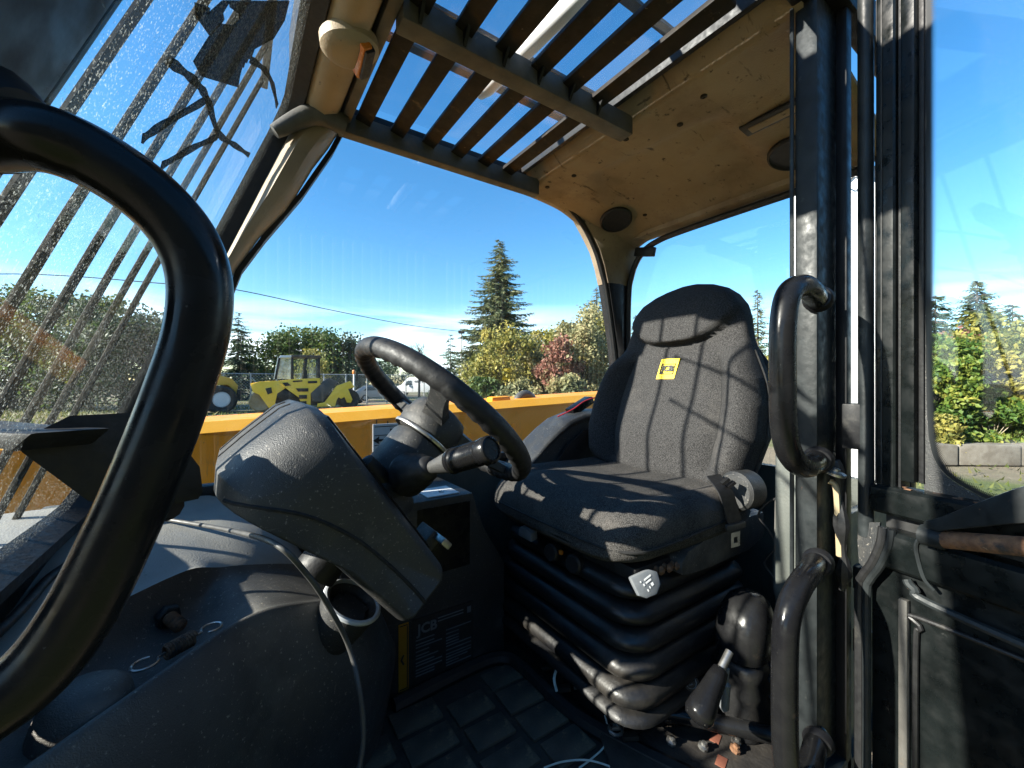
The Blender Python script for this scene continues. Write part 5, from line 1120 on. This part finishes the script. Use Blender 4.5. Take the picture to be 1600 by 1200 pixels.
# bare tree
rnd = random.Random(51); o = far(655, 50); bt_ = thing('bare_tree', 'bare-branched tree against the pale cloud beside the steering wheel', 'tree', tuple(o)); g = G()
g.tube([o, o+Vector((0, 0, 3.2)), o+Vector((0, 0, 6))], [.16, .11, .05], 6)
for k in range(46):
    z0 = rnd.uniform(2.2, 5.8); a = rnd.random()*6.283; ln = rnd.uniform(1.0, 2.6)*(1.1-z0/9); e = o+Vector((math.cos(a)*ln, math.sin(a)*ln, z0+ln*rnd.uniform(.5, 1.0)))
    g.tube([o+Vector((0, 0, z0)), e], [.045, .014], 4, caps=False)
    for j in range(4): q = (o+Vector((0, 0, z0))).lerp(e, rnd.uniform(.4, .9)); g.tube([q, q+Vector((rnd.uniform(-.6, .6), rnd.uniform(-.6, .6), rnd.uniform(.2, .7)))], [.02, .009], 3, caps=False)
g.build('branches', m_bark, bt_)
# middle autumn shrubs behind the boom
for i, (px, d, top, w, mt, lab) in enumerate([(785, 21, 508, 1.7, m_leaf_yel, 'yellow-green bush under the tall spruce'), (752, 24, 560, 1.2, m_leaf_mix, 'pale low bush at the foot of the lamp post'), (832, 22, 526, 1.4, m_leaf_mix, 'pale green bush between spruce and red bush'), (850, 20, 560, .9, m_leaf_red, 'low red-brown bush above the yellow boom'), (872, 19, 524, 1.0, m_leaf_red, 'red-leaved tall bush left of the seat'), (908, 20, 480, 1.5, m_leaf_mix, 'tall pale bush left of the seat backrest'), (945, 21, 490, 1.2, m_leaf_yel, 'yellowing bush behind the rear pillar'), (815, 18, 590, .9, m_leaf_mix, 'low grey-green bush just above the boom'), (760, 19, 592, 1.0, m_leaf_grn, 'low green bush at the right rim of the steering wheel'), (852, 24, 514, 1.4, m_leaf_yel, 'yellow-green bush behind the red ones'), (815, 26, 522, 1.5, m_leaf_grn, 'green bush right behind the yellow one under the spruce'), (925, 23, 470, 1.5, m_leaf_mix, 'tallest pale bush beside the rear pillar'), (885, 18, 585, .8, m_leaf_mix, 'low pale bush near the seat bolster')]):
    broad('autumn_bush', lab, px, d, top, w, mt, 8000, .17, 60+i, 'bush', 'autumn bushes behind the boom', trunk=.03, base=.0, clumps=30)
# right-hand shrubs in the door pane
for i, (px, d, top, w, mt, lab) in enumerate([(1462, 10.0, 530, .85, m_leaf_lime, 'bright green shrub beside the dotted pane edge'), (1450, 9.6, 650, .6, m_leaf_yel, 'low yellow shrub in the lower corner of the door pane'), (1515, 10.6, 522, 1.05, m_leaf_yel, 'yellow-leaved shrub in the middle of the door pane'), (1540, 9.7, 612, .7, m_leaf_lime, 'green shrub with dry stems in the door pane'), (1585, 10.2, 482, 1.2, m_leaf_yel, 'tall yellow shrub at the right edge of the door pane'), (1605, 9.8, 640, .9, m_leaf_grn, 'dark green shrub low at the right edge of the door pane'), (1490, 13.5, 518, 1.5, m_leaf_red, 'reddish shrub behind the green one in the door pane'), (1700, 10.2, 520, 1.2, m_leaf_grn, 'green shrub just beyond the right picture edge'), (1400, 11, 560, .9, m_leaf_grn, 'green shrub hidden mostly by the door frame'), (1215, 16, 560, 1.5, m_leaf_yel, 'yellowing shrub seen past the upper grab handle')]):
    broad('leafy_shrub', lab, px, d, top, w, mt, 14000, .125 if d < 12 else .16, 80+i, 'bush', 'shrubs along the concrete blocks', trunk=.03, base=.0, clumps=34)
# unseen shed added behind the camera to cut the sky fill
shd = thing('sky_blocker_shed', 'dark corrugated shed added unseen behind the viewpoint to cut sky light', 'shed', (0, -7, 0))
g = G(); pr = []
for k in range(140): x = -14+k*.2; pr += [(x, -7.0), (x+.06, -7.0), (x+.09, -6.96), (x+.16, -6.96), (x+.19, -7.0)]
pr += [(14, -7.0), (14, -13), (-14, -13)]
g.prism(pr, lambda p, z: (p[0], p[1], z), -.1, 5.6); g.build('wall', M('dark_sheet_metal', (.05, .06, .055), (.08, .085, .08), .6, 2), shd)
G().prism([(-6.6, 5.55), (-10, 7.2), (-13.4, 5.55), (-13.4, 5.7), (-10, 7.4), (-6.6, 5.7)], lambda p, x: (x, p[0], p[1]), -14.4, 14.4).build('roof', M('grey_roof_sheet', (.12, .12, .12), None, .6, 2), shd)
# far houses behind the shrubs
hs = Side(1590, 26, R(-20))
ho = thing('house', 'white house with red tiled roof behind the right-hand shrubs', 'house', tuple(hs.o))
hs.poly([(-5, 0), (5, 0), (5, 3.0), (-5, 3.0)], 0, 6, 'wall', m_white, ho, 0)
m_tile = M('red_roof_tiles', (.30, .10, .06), (.40, .16, .10), .8, 5)
hs.poly([(-5.3, 2.95), (5.3, 2.95), (5.3, 3.1), (4.5, 5.0), (-4.5, 5.0), (-5.3, 3.1)], -.3, 6.3, 'roof', m_tile, ho, 0)
for a in (-3, 0, 3):
    w1 = hs.poly([(a-.5, 1.1), (a+.5, 1.1), (a+.5, 2.3), (a-.5, 2.3)], -.03, .05, 'window', m_carglass, ho, 0)
# dry stems in the shrubs
rnd = random.Random(9); q = far(1552, 9.25); g = G()
for k in range(7):
    a = rnd.uniform(-.5, .5); g.tube([q+Vector((0, 0, .45)), q+RT*a*1.2+Vector((0, rnd.uniform(-.2, .2), .7+rnd.random()*.8))], [.008, .003], 4)
tag(g.build('dry_stems', m_tan), 'spray of dry straw-coloured stems among the green shrubs', 'dry plant')
# grass on the yard
rnd = random.Random(21); vv = []; ff = []
for k in range(26000):
    d = 11+rnd.random()**1.4*24; px = rnd.uniform(-200, 1000); o = far(px, d)
    if mnoise.noise(Vector((o.x*.16, o.y*.16, 3))) < -.02: continue
    h = rnd.uniform(.06, .24); a = rnd.random()*6.283; wv_ = Vector((math.cos(a), math.sin(a), 0))*rnd.uniform(.02, .05); i0 = len(vv)
    vv += [o-wv_, o+wv_, o+Vector((rnd.gauss(0, .08), rnd.gauss(0, .08), h))]; ff.append((i0, i0+1, i0+2))
for k in range(700):
    d = 6.5+rnd.random()*4; px = rnd.uniform(1350, 2000); o = far(px, d); h = rnd.uniform(.03, .12); a = rnd.random()*6.283; wv_ = Vector((math.cos(a), math.sin(a), 0))*rnd.uniform(.01, .03); i0 = len(vv)
    vv += [o-wv_, o+wv_, o+Vector((rnd.gauss(0, .05), rnd.gauss(0, .05), h))]; ff.append((i0, i0+1, i0+2))
me = bpy.data.meshes.new('yard_grass'); me.from_pydata(vv, [], ff); go = link('yard_grass', me, m_grass, None, 'stuff'); go['label'] = 'short rough grass growing over the yard'; go['category'] = 'grass'
